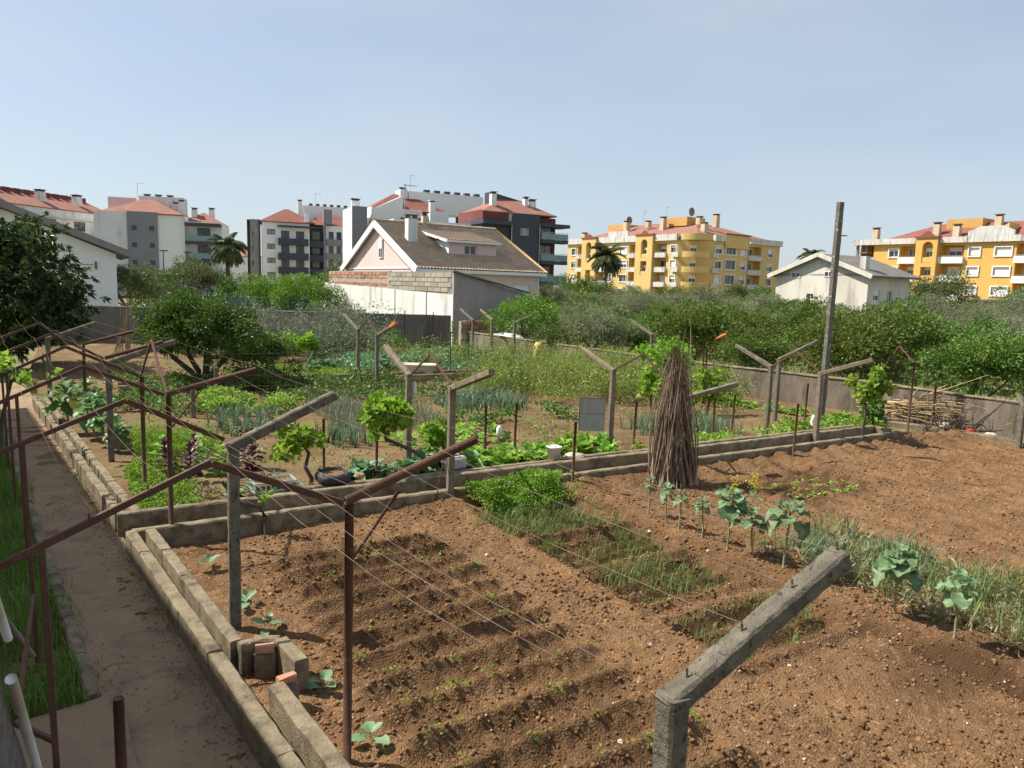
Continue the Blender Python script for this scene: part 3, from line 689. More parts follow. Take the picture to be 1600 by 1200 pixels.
arch_tower(b, O, ex, 6.2, 11.1, 15.3, 0.9, 'yel', 7.8, 9.5, [(9.9, 14.4), (4.0, 8.0)], 0)
arch_tower(b, O, ex, 23.9, 28.9, 15.4, 0.9, 'yel', 25.6, 27.4, [(10.6, 14.5), (6.9, 9.9)], 0)
for k, (x0, x1) in enumerate(((-.2, 6.1), (11.2, 23.8), (29.0, 35.2))):
    mb = MB(); fbox(mb, O, ex, x0, x1, ZT + .01, 15.4, -0.3, 0.5); mb.build('parapet', B['parapet'], b)
mb = MB(); fbox(mb, O, ex, 14.6, 20.9, 15.42, 16.6, 0.1, 0.4)
for x in (15.6, 17.0, 18.4, 19.6): fbox(mb, O, ex, x, x + .3, 15.6, 16.2, .402, .41)
mb.build('gable_parapet', B['parapet'], b)
O, ex = fr('F', 0, 0)
ops = []; wr_ = [(5.7, 2.0, 1.5), (9.0, 3.2, 1.9), (13.8, 1.8, 1.5), (23.2, 1.8, 1.5)]
for z in rows: ops += [(x, z, w, h) for x, w, h in wr_] + [(16.3, z - .9, 4.6, 2.9, 1.5)]
facade(b, B['yel'], fp(O, ex, 5.0, 0), ex, LX - 5.0, ZT, [(o[0] - 5.0, *o[1:]) for o in ops])
for i, z in enumerate(rows):
    for j, (x, w, h) in enumerate(wr_): window(b, O, ex, x, z, w, h, trim='frame', shut=[0.35, 0, 1.0, .5][(i + j) % 4] if j != 1 else 0, mull=1 + (j == 1))
    window(b, O, ex, 17.3, z - .7, 2.2, 2.2, d=1.45); balcony(b, O, ex, 16.3, 20.9, z - .95, 0.4, 'parapet', 0.85, .15, rail=True)
facade(b, B['yel'], fp(O, ex, 8.3, 12.9, .35), ex, 8.0, 2.7, [], 'tower_face')
mb = MB(); fbox(mb, O, ex, 8.1, 16.5, 15.6, 15.85, -.3, .55); mb.build('tower_cornice', B['roofd'], b)
for x0, x1 in ((5.0, 8.1), (16.5, 27.8)):
    mb = MB(); fbox(mb, O, ex, x0, x1, ZT + .01, 15.3, -.3, .5); mb.build('parapet', B['parapet'], b)
# rounded corner with its balconies
mb = MB(); mb.prism([(5.02, 0.0), (3.3, 1.2), (2.1, 2.1), (1.2, 3.3), (0.0, 5.02), (5, 5)], 0, ZT); mb.build('corner_wall', B['yel'], b)
a = math.atan2(-1, -1)
for z in rows[:3]:
    round_balcony(b, (3.6, 3.6), 4.3, rad(185), rad(265), z - .95, 1.15, 'yel')
    O2 = Vector((1.1, 2.9, 0)); e2 = Vector((.7071, -.7071, 0)); window(b, O2, e2, 0.1, z - .5, 1.3, 2.0, d=-.05, shut=.3); 
    for (x0, x1, y0, y1) in ((-.4, -.28, 4.6, 6.4), (4.6, 6.4, -.4, -.28)):
        mb = MB(); mb.box(x0, x1, y0, y1, z - .9, z + .1); mb.build('balcony_panel', B['parapet'], b)
round_balcony(b, (3.6, 3.6), 4.5, rad(180), rad(270), ZT, 1.25, 'yel')
shell(b, 0.05, LX, 0.05, LY, 0, ZT, 'yel', False)
mb = MB(); mb.prism([(4.9, 0.03), (LX, 0.03), (LX, LY), (0.03, LY), (0.03, 4.9)], ZT - .05, ZT + .2); mb.build('roof_slab', B['fasc'], b)
rf = hip(b, 1.0, LX, 1.0, LY, 15.0, 19.4, 12.5)
mb = MB(); mb.box(9, 15, 11, 17, 18, 19.9); mb.build('roof_box', B['ochre'], b)
mb = MB(); mb.box(10, 15, 31, 37, 17.5, 19.3); mb.build('roof_box', B['ochre'], b)
for x, y, z0, z1 in ((4.2, 39, 14, 16.9), (7.5, 28, 17, 19.4), (8.5, 22, 18, 19.2), (7.5, 16.5, 17, 19.7), (9, 7.5, 18, 19.4), (6.5, 4.0, 16, 17.8), (12.0, 5.5, 17.5, 20)): chimney(rf, x, y, z0, z1, 1.1, 1.1)
dish(rf, 9, 29, 20.0, 0.95); dish(rf, 9.5, 10.5, 20.9, 0.95); antenna(rf, 9, 17, 20, 2.4); antenna(rf, 9, 24, 19, 3.0)

# --- yellow block at the right edge
b = building('apartment_block', 'deep yellow apartment block with arched stair tower at the right edge of the picture', 71.4, 98.8, 36)
LY = 27.0; O, ex = fr('L', 0, 0, 0, LY); ZT = 11.9            # near end at x=27, far end at 0
rows = [10.0, 7.25, 4.5]
ops = []; wl = [(4.7, 1.4), (16.2, 1.4), (19.6, 2.0)]; lg = [(6.4, 2.6), (12.3, 3.2), (22.2, 4.0)]
for z in rows: ops += [(x, z, w, 1.15) for x, w in wl] + [(x, z - .95, w, 2.55, 1.3) for x, w in lg]
facade(b, B['yel2'], fp(O, ex, 2.2, 3.9), ex, LY - 2.2, ZT - 3.9, [(o[0] - 2.2, o[1] - 3.9 if o[1] > 3.9 else .01, *o[2:]) for o in ops])
for i, z in enumerate(rows):
    for j, (x, w) in enumerate(wl): window(b, O, ex, x, z, w, 1.15, trim='frame', shut=[.25, 0.9, 1.0][j])
    for j, (x, w) in enumerate(lg):
        window(b, O, ex, x + .7, z - .6, w - 1.4, 1.9, d=1.26, shut=[0, .3, .6][(i + j) % 3])
        balcony(b, O, ex, x - .1, x + w + .1, z - 1.05, 0.5, 'wht', 0.8, 0.15, rail=True)
arch_tower(b, O, ex, 9.1, 12.2, 12.7, 1.0, 'yel2', 10.1, 11.6, [(9.0, 12.1), (6.3, 8.4), (3.4, 5.4)], 0)
for x0, x1 in ((-1.2, 9.0), (12.3, 16.0), (21.9, 27)):
    mb = MB(); fbox(mb, O, ex, x0, x1, ZT + .01, 12.75, -.3, .6); mb.build('parapet', B['parapet'], b)
mb = MB(); fbox(mb, O, ex, 16.0, 21.9, ZT + .01, 13.4, .1, .5)
for x in (17, 18.2, 19.4, 20.6): fbox(mb, O, ex, x, x + .28, 12.6, 13.0, .502, .51)
V = [fp(O, ex, 16.0, 13.4, .1), fp(O, ex, 21.9, 13.4, .1), fp(O, ex, 20.3, 14.1, .1), fp(O, ex, 17.6, 14.1, .1)]; V += [v + Vector((-.4, 0, 0)) for v in V]
mb.add(V, [[3, 2, 1, 0], [4, 5, 6, 7], [0, 1, 5, 4], [1, 2, 6, 5], [2, 3, 7, 6], [3, 0, 4, 7]]); mb.build('gable_parapet', B['parapet'], b)
mb = MB(); fbox(mb, O, ex, 2.2, 2.4, 0, ZT, -8, -.01); mb.build('end_wall', B['yel'], b)
for z in rows: balcony(b, O, ex, 0, 2.3, z - 1.05, .3, 'wht', .8, .15, rail=True, d0=-.3)
for x in (-.9, 0.6): mb = MB(); fbox(mb, O, ex, x, x + .35, 9, ZT, -.6, -.25); mb.build('column', B['fasc'], b)
for x in (4, 9, 13.6, 17.8, 22.5): mb = MB(); fbox(mb, O, ex, x, x + .7, 0, 3.9, -1.2, -.5); mb.build('column', B['yel2'], b)
mb = MB(); fbox(mb, O, ex, 2.2, LY, 3.7, 3.898, -9, -.01); fbox(mb, O, ex, 2.4, LY, 0, 3.7, -6, -5.8); mb.build('undercroft', B['fasc'], b)
shell(b, 0.05, 14, 0, LY, 3.9, ZT, 'yel2', True)
rf = hip(b, 0.2, 14, -6, LY - 2.4, 12.2, 15.3, 6.5, 'roofd')
for x, y, z0, z1 in ((1.5, 25.5, 12, 14.4), (2.6, 16.7, 12.5, 14.9), (1.6, 13.4, 12.2, 14.4), (5.5, 9.5, 14, 15.9), (5.5, 2.5, 14, 15.9), (2.0, -.8, 13, 15.4)): chimney(rf, x, y, z0, z1, .9, .9)
mb = MB(); mb.box(5, 9, 11.5, 16.5, 14, 15.8); mb.build('roof_box', B['ochre'], rf)
mb = MB(); mb.prism([(1.0, 9.8), (1.0, 6.4), (4.5, 6.4), (4.5, 9.8)], 12.5, [12.6, 14.6, 14.6, 13.2]); mb.build('dormer', B['yel'], rf)
wl_ = thing('boundary_wall', 'pale street wall with white railings below the right yellow block', 'wall', 44.5, 92.0, 0, rad(-9), world=True)
mb = MB(); mb.box(0, 40, 0, .25, -.3, 1.5); mb.build('wall_panel', B['dirty'], wl_)
mb = MB()
for k in range(56): mb.box(k * .7 + .5, k * .7 + .56, .08, .14, 1.5, 2.6)
mb.box(0, 40, .07, .15, 2.55, 2.65); mb.box(0, 40, .07, .15, 2.0, 2.07); mb.build('railing', B['wht'], wl_)

# --- white gabled house in front of it
b = building('house', 'dirty white house with low dark gable roof among the orchard trees', 33.2, 70, 31, cat='house')
D = 10.6; O, ex = fr('L', 0, 0, 0, D)
ops = [(1.9, 5.5, 1.1, .55), (5.8, 5.6, 1.0, .55), (3.9, 3.3, 0.8, .6)]
facade(b, B['dirty'], O, ex, D, 5.9, [o for o in ops if o[1] + o[3] < 5.9])
mb = MB(); mb.prism([(0, 0), (0, D), (.3, D), (.3, 0)], 5.7, 5.9); mb.build('lintel', B['dirty'], b)
mb = MB(); mb.add([(0, D, 5.9), (0, 0, 5.9), (0, D / 2, 7.7), (.3, D, 5.9), (.3, 0, 5.9), (.3, D / 2, 7.7)], [[0, 1, 2], [3, 5, 4], [0, 3, 4, 1], [1, 4, 5, 2], [0, 2, 5, 3]]); mb.build('gable', B['dirty'], b)
for x, z, w, h in ops: window(b, O, ex, x, z, w, h, d=0.02 if z > 5 else .2)
O, ex = fr('F')
facade(b, B['dirty'], O, ex, 6.6, 5.7, [(1.0, 3.4, .9, 1.0), (3.2, 3.4, .8, 1.0)]); window(b, O, ex, 1.0, 3.4, .9, 1.0, shut=.5); window(b, O, ex, 3.2, 3.4, .8, 1.0)
shell(b, 0, 6.6, 0, D, 0, 5.7, 'dirty', False)
mb = MB()
for s in (0, 1):
    y0, y1 = (-.7, D / 2) if s == 0 else (D + .7, D / 2)
    mb.add([(-.5, y0, 5.75), (7.4, y0, 5.75), (7.4, y1, 7.9), (-.5, y1, 7.9), (-.5, y0, 5.55), (7.4, y0, 5.55), (7.4, y1, 7.7), (-.5, y1, 7.7)], [[0, 1, 2, 3], [7, 6, 5, 4], [0, 4, 5, 1], [1, 5, 6, 2], [3, 7, 4, 0]])
rf = mb.build('roof', B['dkroof'], b)
for y0, y1 in ((-.7, D / 2), (D + .7, D / 2)):
    mb = MB(); mb.bar((-.56, y0, 5.62), (-.56, y1, 7.78), .12, .42, .01); mb.build('barge_board', B['dirty'], rf)
chimney(rf, 1.0, 1.2, 5.9, 7.6, .6, .6, 'dirty')

# --- pink house
b = building('house', 'pale pink gabled house with weathered tile roof, dormer and tall white chimney', -7.2, 55, 31, cat='house')
D, LX = 16.6, 10.7; O, ex = fr('L', 0, 0, 0, D)
facade(b, B['pink'], O, ex, D, 4.95, [])
ZR = 8.55; P = lambda y: 4.95 + (ZR - 4.95) * (1 - abs(y - D / 2) / (D / 2))
mb = MB(); mb.add([(0, D, 4.95), (0, 0, 4.95), (0, D / 2, ZR)], [[0, 1, 2]]); mb.build('gable', B['pink'], b)
window(b, O, ex, D - 7.9, 5.75, 0.85, 1.5, d=-.02, shut=.5, trim=None)
mb = MB(); fbox(mb, O, ex, 0, D, 4.86, 4.98, .003, .06); mb.build('string_course', B['wht'], b)
O, ex = fr('F'); ops = [(2.0, 3.0, 1.4, 1.0), (8.3, 1.9, 1.5, 2.0)]
facade(b, B['pink'], O, ex, LX, 4.95, ops); window(b, O, ex, 8.3, 1.9, 1.5, 2.0, shut=1.0); window(b, O, ex, 2.0, 3.0, 1.4, 1.0, shut=0)
shell(b, 0, LX, 0, D, 0, 4.95, 'pink', False)
mb = MB(); fbox(mb, O, ex, -.3, LX + .4, 4.62, 4.86, .01, .5); mb.build('eaves_gutter', B['wht'], b)
mb = MB(); mb.tube([(LX - .15, -.12, 0), (LX - .15, -.12, 4.6)], .05, 6); mb.build('downpipe', B['wht'], b)
def tile_roof(parent, O, es, et, Ls, Lt, m, name='roof_tiles', lo=0.0, hi_cut=None, per=0.27, course=0.42):
    """barrel tiles: ribs across the slope with a step at every course"""
    es, et = np.array(es), np.array(et); nn = np.cross(es, et); nn = nn / np.linalg.norm(nn)
    s = np.arange(0, Ls + 1e-6, per / 6); nC = int(Lt / course)
    t = np.concatenate([[k * course, (k + 1) * course - .004] for k in range(nC)])
    S, T = np.meshgrid(s, t, indexing='ij')
    k = np.arange(len(t)); lift = np.where(k % 2 == 0, 0.055, 0.0)[None, :]
    jig = np.repeat(R.uniform(-.012, .012, (len(s), nC)), 2, 1)
    Z = 0.075 * np.abs(np.sin(np.pi * S / per)) ** 0.8 + lift + jig
    V = np.array(O)[None, None] + S[..., None] * es + T[..., None] * et + Z[..., None] * nn
    i = np.arange(len(s) - 1)[:, None] * len(t) + np.arange(len(t) - 1)[None]
    F = np.stack([i, i + len(t), i + len(t) + 1, i + 1], -1).reshape(-1, 4)
    o = link(name, mesh_np(name, V.reshape(-1, 3), F, m, False), parent); o['kind'] = 'stuff'; return o
sl = math.atan2(ZR - 4.95, D / 2); cs, sn = math.cos(sl), math.sin(sl); Lt = (D / 2) / cs + 0.5
rf = tile_roof(b, (-.35, -.5, 4.95 - .5 * sn / cs + .12), (1, 0, 0), (0, cs, sn), LX + .8, Lt + .15, B['tile'])
mb = MB(); mb.add([(-.3, D / 2, ZR + .1), (LX + .4, D / 2, ZR + .1), (LX + .4, D + .5, 4.85), (-.3, D + .5, 4.85)], [[0, 1, 2, 3]]); mb.add([(-.3, -.45, 4.8), (LX + .4, -.45, 4.8), (LX + .4, D / 2, ZR), (-.3, D / 2, ZR)], [[3, 2, 1, 0]]); mb.build('roof', B['tile'], b)
for y0, y1 in ((-.6, D / 2), (D + .6, D / 2)):
    z0 = 4.95 - .6 * sn / cs
    mb = MB(); mb.bar((-.36, y0, z0 + .0), (-.36, y1, ZR + .0), .16, .55, .02); mb.build('barge_board', B['wht'], b)
mb = MB(); mb.tube([(LX + .42, -.5, 4.85), (LX + .42, D / 2, ZR + .22)], .13, 8); mb.build('rake_tiles', B['lichen'], b, True)
mb = MB(); mb.tube([(-.4, D / 2, ZR + .25), (LX + .45, D / 2, ZR + .25)], .14, 8); mb.build('ridge_tiles', B['tile'], b, True)
mb = MB(); mb.box(1.05, 1.85, 4.4, 5.1, 6.4, 8.85); ck = mb.build('chimney', B['stain'], b)
mb = MB()
for x in (1.08, 1.68): mb.box(x, x + .14, 4.43, 4.57, 8.853, 9.15); mb.box(x, x + .14, 4.93, 5.07, 8.853, 9.15)
mb.add([(.9, 4.2, 9.14), (2.0, 4.2, 9.14), (2.0, 5.3, 9.14), (.9, 5.3, 9.14), (.9, 4.75, 9.45), (2.0, 4.75, 9.45)], [[0, 1, 5, 4], [2, 3, 4, 5], [0, 4, 3], [1, 2, 5], [3, 2, 1, 0]]); mb.build('cowl', B['dkroof'], ck)
antenna(b, 2.3, 8.2, 8.6, 3.4); chimney(b, 4.2, 8.4, 8.3, 9.5, .45, .45, 'chim')
# dormer
dx0, dx1, dy, dz0, dz1 = 3.6, 7.9, 2.3, 5.95, 7.15
O = Vector((dx0, dy, dz0)); ex = Vector((1, 0, 0)); dm = facade(b, B['pink'], O, ex, dx1 - dx0, dz1 - dz0, [(1.4, .2, 1.1, .75)], 'dormer')
window(b, O, ex, 1.4, .2, 1.1, .75)
mb = MB(); ye = dy + (dz1 - dz0) / (sn / cs)
for x in (dx0, dx1): mb.quad((x, dy, dz0), (x, dy, dz1), (x, ye + 1, dz1 + .2), (x, dy + .2, dz0))
mb.build('dormer_cheek', B['wht'], b)
a2 = 0.19
tile_roof(b, (dx0 - .3, dy - .35, dz1 + .02), (1, 0, 0), (0, math.cos(a2), math.sin(a2)), dx1 - dx0 + .6, 6.2, B['tile'], 'dormer_tiles')
mb = MB(); mb.box(dx0 - .3, dx1 + .3, dy - .38, dy - .3, dz1 - .1, dz1 + .06); mb.bar((dx0 - .3, dy - .3, dz1 - .02), (dx0 - .3, dy + 5.5, dz1 + 1.02), .1, .2, .01); mb.build('dormer_fascia', B['wht'], b)

# --- unfinished annex in front of the pink house
b = building('annex', 'unfinished annex of bare brick, concrete block and stained white wall', -3.7, 44.5, 31, cat='building')
O, ex = fr('L', 0, 0, 0, 26.6)
mb = MB(); V = [fp(O, ex, 0, 0, 0), fp(O, ex, 26.6, 0, 0), fp(O, ex, 26.6, 3.15, 0), fp(O, ex, 0, 3.6, 0)]; V += [v + Vector((.3, 0, 0)) for v in V]
mb.add(V, [[0, 1, 2, 3], [7, 6, 5, 4], [3, 2, 6, 7], [1, 5, 6, 2], [4, 0, 3, 7]])
mb.build('stained_wall', B['stain'], b)
for x in (17.3, 22.7): mb = MB(); fbox(mb, O, ex, x, x + .12, 0, 3.3, .01, .03); mb.build('seam', B['fasc'], b)
mb = MB(); fbox(mb, O, ex, 1.6, 16.0, 3.2, 4.6, -.32, -.06); mb.build('mortar_core', B['block2'], b)
BM = {}
def pieces(parent, name, m, O, ex, x0, x1, z0, z1, bw, bh, d, jit, gap):
    """courses of separate blocks sharing one mesh per size"""
    nz = int(round((z1 - z0) / bh)); 
    if (bw, bh) not in BM:
        mb = MB(); mb.box(0, bw - gap, -.03, .12, 0, bh - gap); BM[(bw, bh, m)] = mb.mesh(name, M.get(m) or B[m])
    me = BM[(bw, bh, m)]
    for j in range(nz):
        x = x0 - (bw / 2 if j % 2 else 0)
        while x + bw * .6 < x1:
            if x >= x0 - .01 and x + bw <= x1 + .01: link(name, me, parent, fp(O, ex, x, z0 + j * bh, d + random.uniform(-jit, jit)), math.atan2(ex.y, ex.x))
            x += bw
pieces(b, 'brick', 'brick', O, ex, 1.6, 16.0, 4.06, 4.58, .55, .26, -.06, .02, .03)
pieces(b, 'brick', 'brick', O, ex, 1.6, 16.0, 3.5, 3.76, .5, .13, -.06, .02, .02)
mb = MB(); fbox(mb, O, ex, 16.0, 26.3, 3.05, 4.55, -.35, -.06); mb.build('mortar_core', B['fasc'], b)
B['block'] = mat('concrete block', (0.37, 0.335, 0.27), (0.31, 0.275, 0.21), 2, 0.95, 0.3, 30, ornd=.2)
pieces(b, 'concrete_block', 'block', O, ex, 16.02, 26.3, 3.3, 4.5, .98, .3, -.05, .015, .04)
O, ex = fr('F'); mb = MB()
V = [fp(O, ex, 0.05, 0, 0), fp(O, ex, 5.2, 0, 0), fp(O, ex, 5.2, 3.3, 0), fp(O, ex, 0.05, 4.5, 0)]; V += [v + Vector((0, .3, 0)) for v in V]
mb.add(V, [[0, 1, 2, 3], [7, 6, 5, 4], [3, 2, 6, 7], [1, 5, 6, 2], [4, 0, 3, 7]]); mb.build('end_wall', B['mauve'], b)
mb = MB(); mb.bar((-.1, -.05, 4.58), (5.4, -.05, 3.36), .4, .1, .02, 12, .02); mb.build('verge_tiles', B['dkroof'], b)
b = building('brick_pier', 'low orange brick and block wall stub under the mauve annex end wall', -2.9, 43.2, 31, cat='wall')
O, ex = fr('F'); mb = MB(); mb.box(-.2, 2.6, .02, .3, 0, 1.65); mb.build('mortar_core', B['block'], b)
pieces(b, 'brick', 'brick', O, ex, -.2, 2.6, 1.2, 1.72, .4, .26, .03, .02, .03); 
pieces(b, 'concrete_block', 'block', O, ex, -.2, 2.6, 0, 1.2, .8, .3, .03, .015, .04)

# --- white gabled house, left
b = building('house', 'plain white gabled house with thick grey eaves behind the loquat tree', -38.96, 45.36, 31, cat='house')
O, ex = fr('F'); Wd = 12.9
facade(b, B['wht'], O, ex, Wd, 5.15, [])
mb = MB(); mb.add([(0, 0, 5.15), (Wd, 0, 5.15), (Wd / 2, 0, 7.75)], [[0, 1, 2]]); mb.build('gable', B['wht'], b)
window(b, O, ex, 7.1, 6.15, .75, .8, d=-.01, frame='dframe'); shell(b, 0, Wd, 0, 12, 0, 5.15, 'wht', False)
for x0, x1 in ((-.9, Wd / 2), (Wd + .9, Wd / 2)):
    mb = MB(); mb.add([(x0, -.7, 4.95), (x1, -.7, 7.85), (x1, 12, 7.85), (x0, 12, 4.95), (x0, -.7, 5.4), (x1, -.7, 8.3), (x1, 12, 8.3), (x0, 12, 5.4)], [[0, 1, 2, 3], [7, 6, 5, 4], [0, 4, 5, 1], [0, 3, 7, 4]]); mb.build('roof', B['fasc'], b)
mb = MB(); fbox(mb, O, ex, 11.6, 11.7, 4.1, 4.6, .02, .12); fbox(mb, O, ex, 6.5, 11.5, 4.36, 4.39, .004, .03); mb.build('cable_bracket', B['dframe'], b)

# --- white block with grey stair tower, left
b = building('apartment_block', 'white apartment block with flat grey stair panel and red roof, left background', -72.25, 128, 14)
O, ex = fr('F'); facade(b, B['stain'], O, ex, 5.2, 14.4, []); facade(b, B['wht'], fp(O, ex, 10.0, 0, -.3), ex, 4.4, 14.2, [])
ops = [(x, z, .8, .8) for x in (.7, 3.5) for z in (11.4, 8.5, 5.5, 2.6)]
facade(b, B['grey'], fp(O, ex, 5.2, 0, .15), ex, 4.8, 14.6, ops)
for x, z, w, h in ops: window(b, fp(O, ex, 5.2, 0, .15), ex, x, z, w, h, frame='dframe')
mb = MB(); fbox(mb, O, ex, 9.9, 10.0, 0, 14.6, -.3, .147); fbox(mb, O, ex, 5.2, 5.3, 14.4, 14.6, -2, .147); mb.build('panel_edge', B['grey'], b)
O2, e2 = fr('L', 0, 0, 0, 11); facade(b, B['wht'], O2, e2, 11, 14.4, [(6, 11, 1, 1.3), (8.5, 11, 1, 1.3)])
facade(b, B['wht'], fp(O, ex, 14.4, 0, -1.6), ex, 6.0, 13.4, [(1.8, z, 2.2, 2.2) for z in (10.2, 7.2, 4.2)])
for z in (10.2, 7.2, 4.2):
    window(b, fp(O, ex, 14.4, 0, -1.6), ex, 1.8, z, 2.2, 2.2, frame='dframe')
    bo = balcony(b, fp(O, ex, 14.4, 0, -1.6), ex, .1, 5.6, z - .75, 2.0, 'bal', .95, .5, 'dgrey')
mb = MB(); fbox(mb, O, ex, 14.45, 20.3, 12.6, 13.1, -1.55, .6); mb.build('canopy', B['dgrey'], b)
shell(b, 0, 14.4, 0, 11, 0, 14.2, 'wht', True); shell(b, 14.4, 20.4, 1.6, 11, 0, 13.4, 'wht', True)
rf = hip(b, 0.8, 14.0, 0.5, 11, 14.45, 17.2, 5.8, 'roof', .1); hip(b, 13, 20.2, 3.5, 11, 13.5, 15.5, 3.4, 'roof', .1)
for x, y, z1 in ((13.2, 4.5, 17.0), (12.2, 5, 16.6), (15.2, 5.5, 15.8), (18.0, 6.5, 16.0)): chimney(rf, x, y, 13.6, z1, .9, .9, 'stain', 'fasc')
mb = MB(); mb.box(5.5, 13, 7.5, 11.5, 14, 18.0); mb.build('roof_box', B['stain'], rf); mb = MB(); mb.box(.5, 5, 7, 10, 14, 17.5); mb.build('roof_box', B['pink'], rf)
for x in (6.5, 8.4, 10.4): chimney(rf, x, 9.5, 18, 18.15, 1, 1, 'stain', 'dframe')
antenna(rf, 5.2, 8, 17.5, 2.8)
b = building('apartment_block', 'long white wing with pink roof and row of roof vents above the gabled house', -85.3, 98, 75)
O, ex = fr('F'); facade(b, B['stain'], O, ex, 42, 14.3, [(x, 11.0, 2.4, 1.6) for x in (22, 27, 33, 38)])
for x in (22, 27, 33, 38): window(b, O, ex, x, 11.0, 2.4, 1.6, frame='dframe')
mb = MB(); fbox(mb, O, ex, 0, 42, 12.9, 13.1, .01, .5); mb.build('ledge', B['stain'], b)
shell(b, 0, 42, 0, 11, 0, 14.3, 'wht', True, 'RBL')
rf = hip(b, 0, 42, 0, 11, 14.4, 16.8, 1.0, 'roof', .1)
for x in np.arange(11, 41, 1.9):
    mb = MB(); mb.box(x, x + 1.3, 5.0, 5.8, 16.5, 17.4); mb.build('roof_vent', B['maroon'], rf)
for x in (14, 20, 29.5, 37): chimney(rf, x, 3.2, 14.8, 17.2, 1.2, 1.2, 'stain', 'dframe')

# --- grey and white block, centre left
b = building('apartment_block', 'white and charcoal apartment block with dark balconies and red roof, centre left', -52.3, 150, 20)
O, ex = fr('F'); ops = [(2.2, z, 1.6, 1.1) for z in (12.6, 9.7, 6.9, 4)] + [(x, z - .6, 1.6, 1.9) for x in (4.9, 7.8) for z in (12.2, 9.3, 6.5, 3.6)]
facade(b, B['wht'], fp(O, ex, 1.3, 0), ex, 9.2, 15.2, [(o[0] - 1.3, *o[1:]) for o in ops])
for x, z, w, h in ops: window(b, O, ex, x, z, w, h, frame='dframe', shut=0.0, pane='curt' if w == 1.6 and h < 1.5 else 'glass')
for z in (10.6, 7.7, 4.9, 2.0): balcony(b, O, ex, 4.3, 10.2, z, 1.2, 'dgrey', 1.1, .25)
mb = MB(); fbox(mb, O, ex, 4.2, 13.2, 14.2, 14.5, .01, 1.5); mb.build('canopy', B['dgrey'], b)
O2, e2 = fr('L', 1.3, 0, 0, 9); facade(b, B['wht'], O2, e2, 9, 15.2)
facade(b, B['navy'], fp(O, ex, 10.5, 0, -1.5), ex, 3.0, 14.2, [(.6, z, 1.6, 1.8) for z in (12, 9.1, 6.3)], 'recess_wall')
for z in (12, 9.1, 6.3):
    window(b, fp(O, ex, 10.5, 0, -1.5), ex, .6, z, 1.6, 1.8, frame='dframe'); balcony(b, fp(O, ex, 10.5, 0, -1.5), ex, .1, 2.9, z - 1.6, 1.6, 'navy', 1.1, .25)
mb = MB(); fbox(mb, O, ex, 9.6, 10.45, 0, 17.2, -.4, .1); mb.build('pier', B['wht'], b)
mb = MB(); fbox(mb, O, ex, 13.3, 13.75, 0, 15.4, -.6, .1); fbox(mb, O, ex, 13.3, 15.0, 15.2, 18.2, -1.8, .1); mb.build('pier', B['grey'], b)
ops = [(x, z, 1.0, 1.8) for x in (.6, 2.2) for z in (12, 9.1, 6.3, 3.4)]
facade(b, B['wht'], fp(O, ex, 13.8, 0, -.8), ex, 5.5, 15.0, ops)
for x, z, w, h in ops: window(b, fp(O, ex, 13.8, 0, -.8), ex, x, z, w, h, frame='dframe')
for z in (11, 8.1, 5.3): balcony(b, fp(O, ex, 13.8, 0, -.8), ex, .05, 4.4, z, 1.0, 'grey', 1.0, .2)
shell(b, 1.3, 19, 0.9, 9, 0, 15, 'wht', True)
facade(b, B['fasc'], fp(O, ex, -1.0, 0, -2.0), ex, 1.6, 15.6, [(.3, z, .35, .9) for z in (12.3, 9.3, 6.3)], 'stair_tower'); shell(b, -1.6, 1.0, 2.02, 8, 0, 15.5, 'wht', True, 'RLB')
mb = MB(); fbox(mb, O, ex, .6, 1.0, 0, 15.6, -3.5, -2.0); mb.build('tower_side', B['dgrey'], b)
rf = hip(b, 1.0, 11.5, -.2, 9.5, 15.25, 18.2, 5.0, 'roofd', .15); hip(b, 10, 20, 1, 10, 15.1, 17.4, 3, 'roofd', .1)
mb = MB(); mb.box(9.0, 19.5, 6.5, 9.5, 15, 19.4); mb.build('roof_box', B['wht'], rf)
for k in range(6): mb = MB(); mb.box(11 + k * 1.45, 11.7 + k * 1.45, 6.8, 7.5, 19.4, 19.9); mb.build('roof_vent', B['dgrey'], rf)
chimney(rf, 9.0, 5.5, 15, 20, .8, .8, 'wht', 'dframe'); antenna(rf, 12.3, 6.4, 19, 3.0)

# --- white block behind the pink house
b = building('apartment_block', 'tall white block with grey tower and chimneys rising behind the pink house', -26.8, 122, 25)
O, ex = fr('F'); ops = [(.4, z, .35, 1.0) for z in (12.3, 9.3)] + [(1.3, z, .35, 1.0) for z in (12.3, 9.3)]
facade(b, B['grey'], O, ex, 2.5, 15.9, ops, 'stair_tower')
for x, z, w, h in ops: window(b, O, ex, x, z, w, h, mull=0)
mb = MB(); fbox(mb, O, ex, 2.3, 2.5, 0, 15.9, -2, -.002); mb.build('tower_side', B['dgrey'], b)
O2, e2 = fr('L', 0, 0, .02, 7); facade(b, B['wht'], O2, e2, 7, 15.7); shell(b, 0, 2.5, .02, 7, 0, 15.7, 'wht', True, 'RB')
O2, e2 = fr('L', 3.4, 0, .8, 9); facade(b, B['wht'], O2, e2, 8.2, 16.1)
facade(b, B['wht'], Vector((3.4, .8, 0)), ex, 13.5, 16.0, [(5.2, 13.1, 1.2, .9), (7.0, 13.1, 1.2, .9)]); shell(b, 3.4, 16.9, .8, 9, 0, 16.0, 'wht', True)
mb = MB(); mb.box(8.3, 13.6, .2, .78, 14.0, 14.6); mb.build('canopy', B['navy'], b)
rf = hip(b, 3.6, 16.5, 1.4, 11, 16.05, 19.0, 5, 'roofd', .1)
mb = MB(); mb.prism([(4.2, 1.0), (8.8, 1.0), (8.8, 4), (4.2, 4)], 15.9, [16.0, 18.2, 18.2, 16.0]); mb.build('roof_gable', B['wht'], rf)
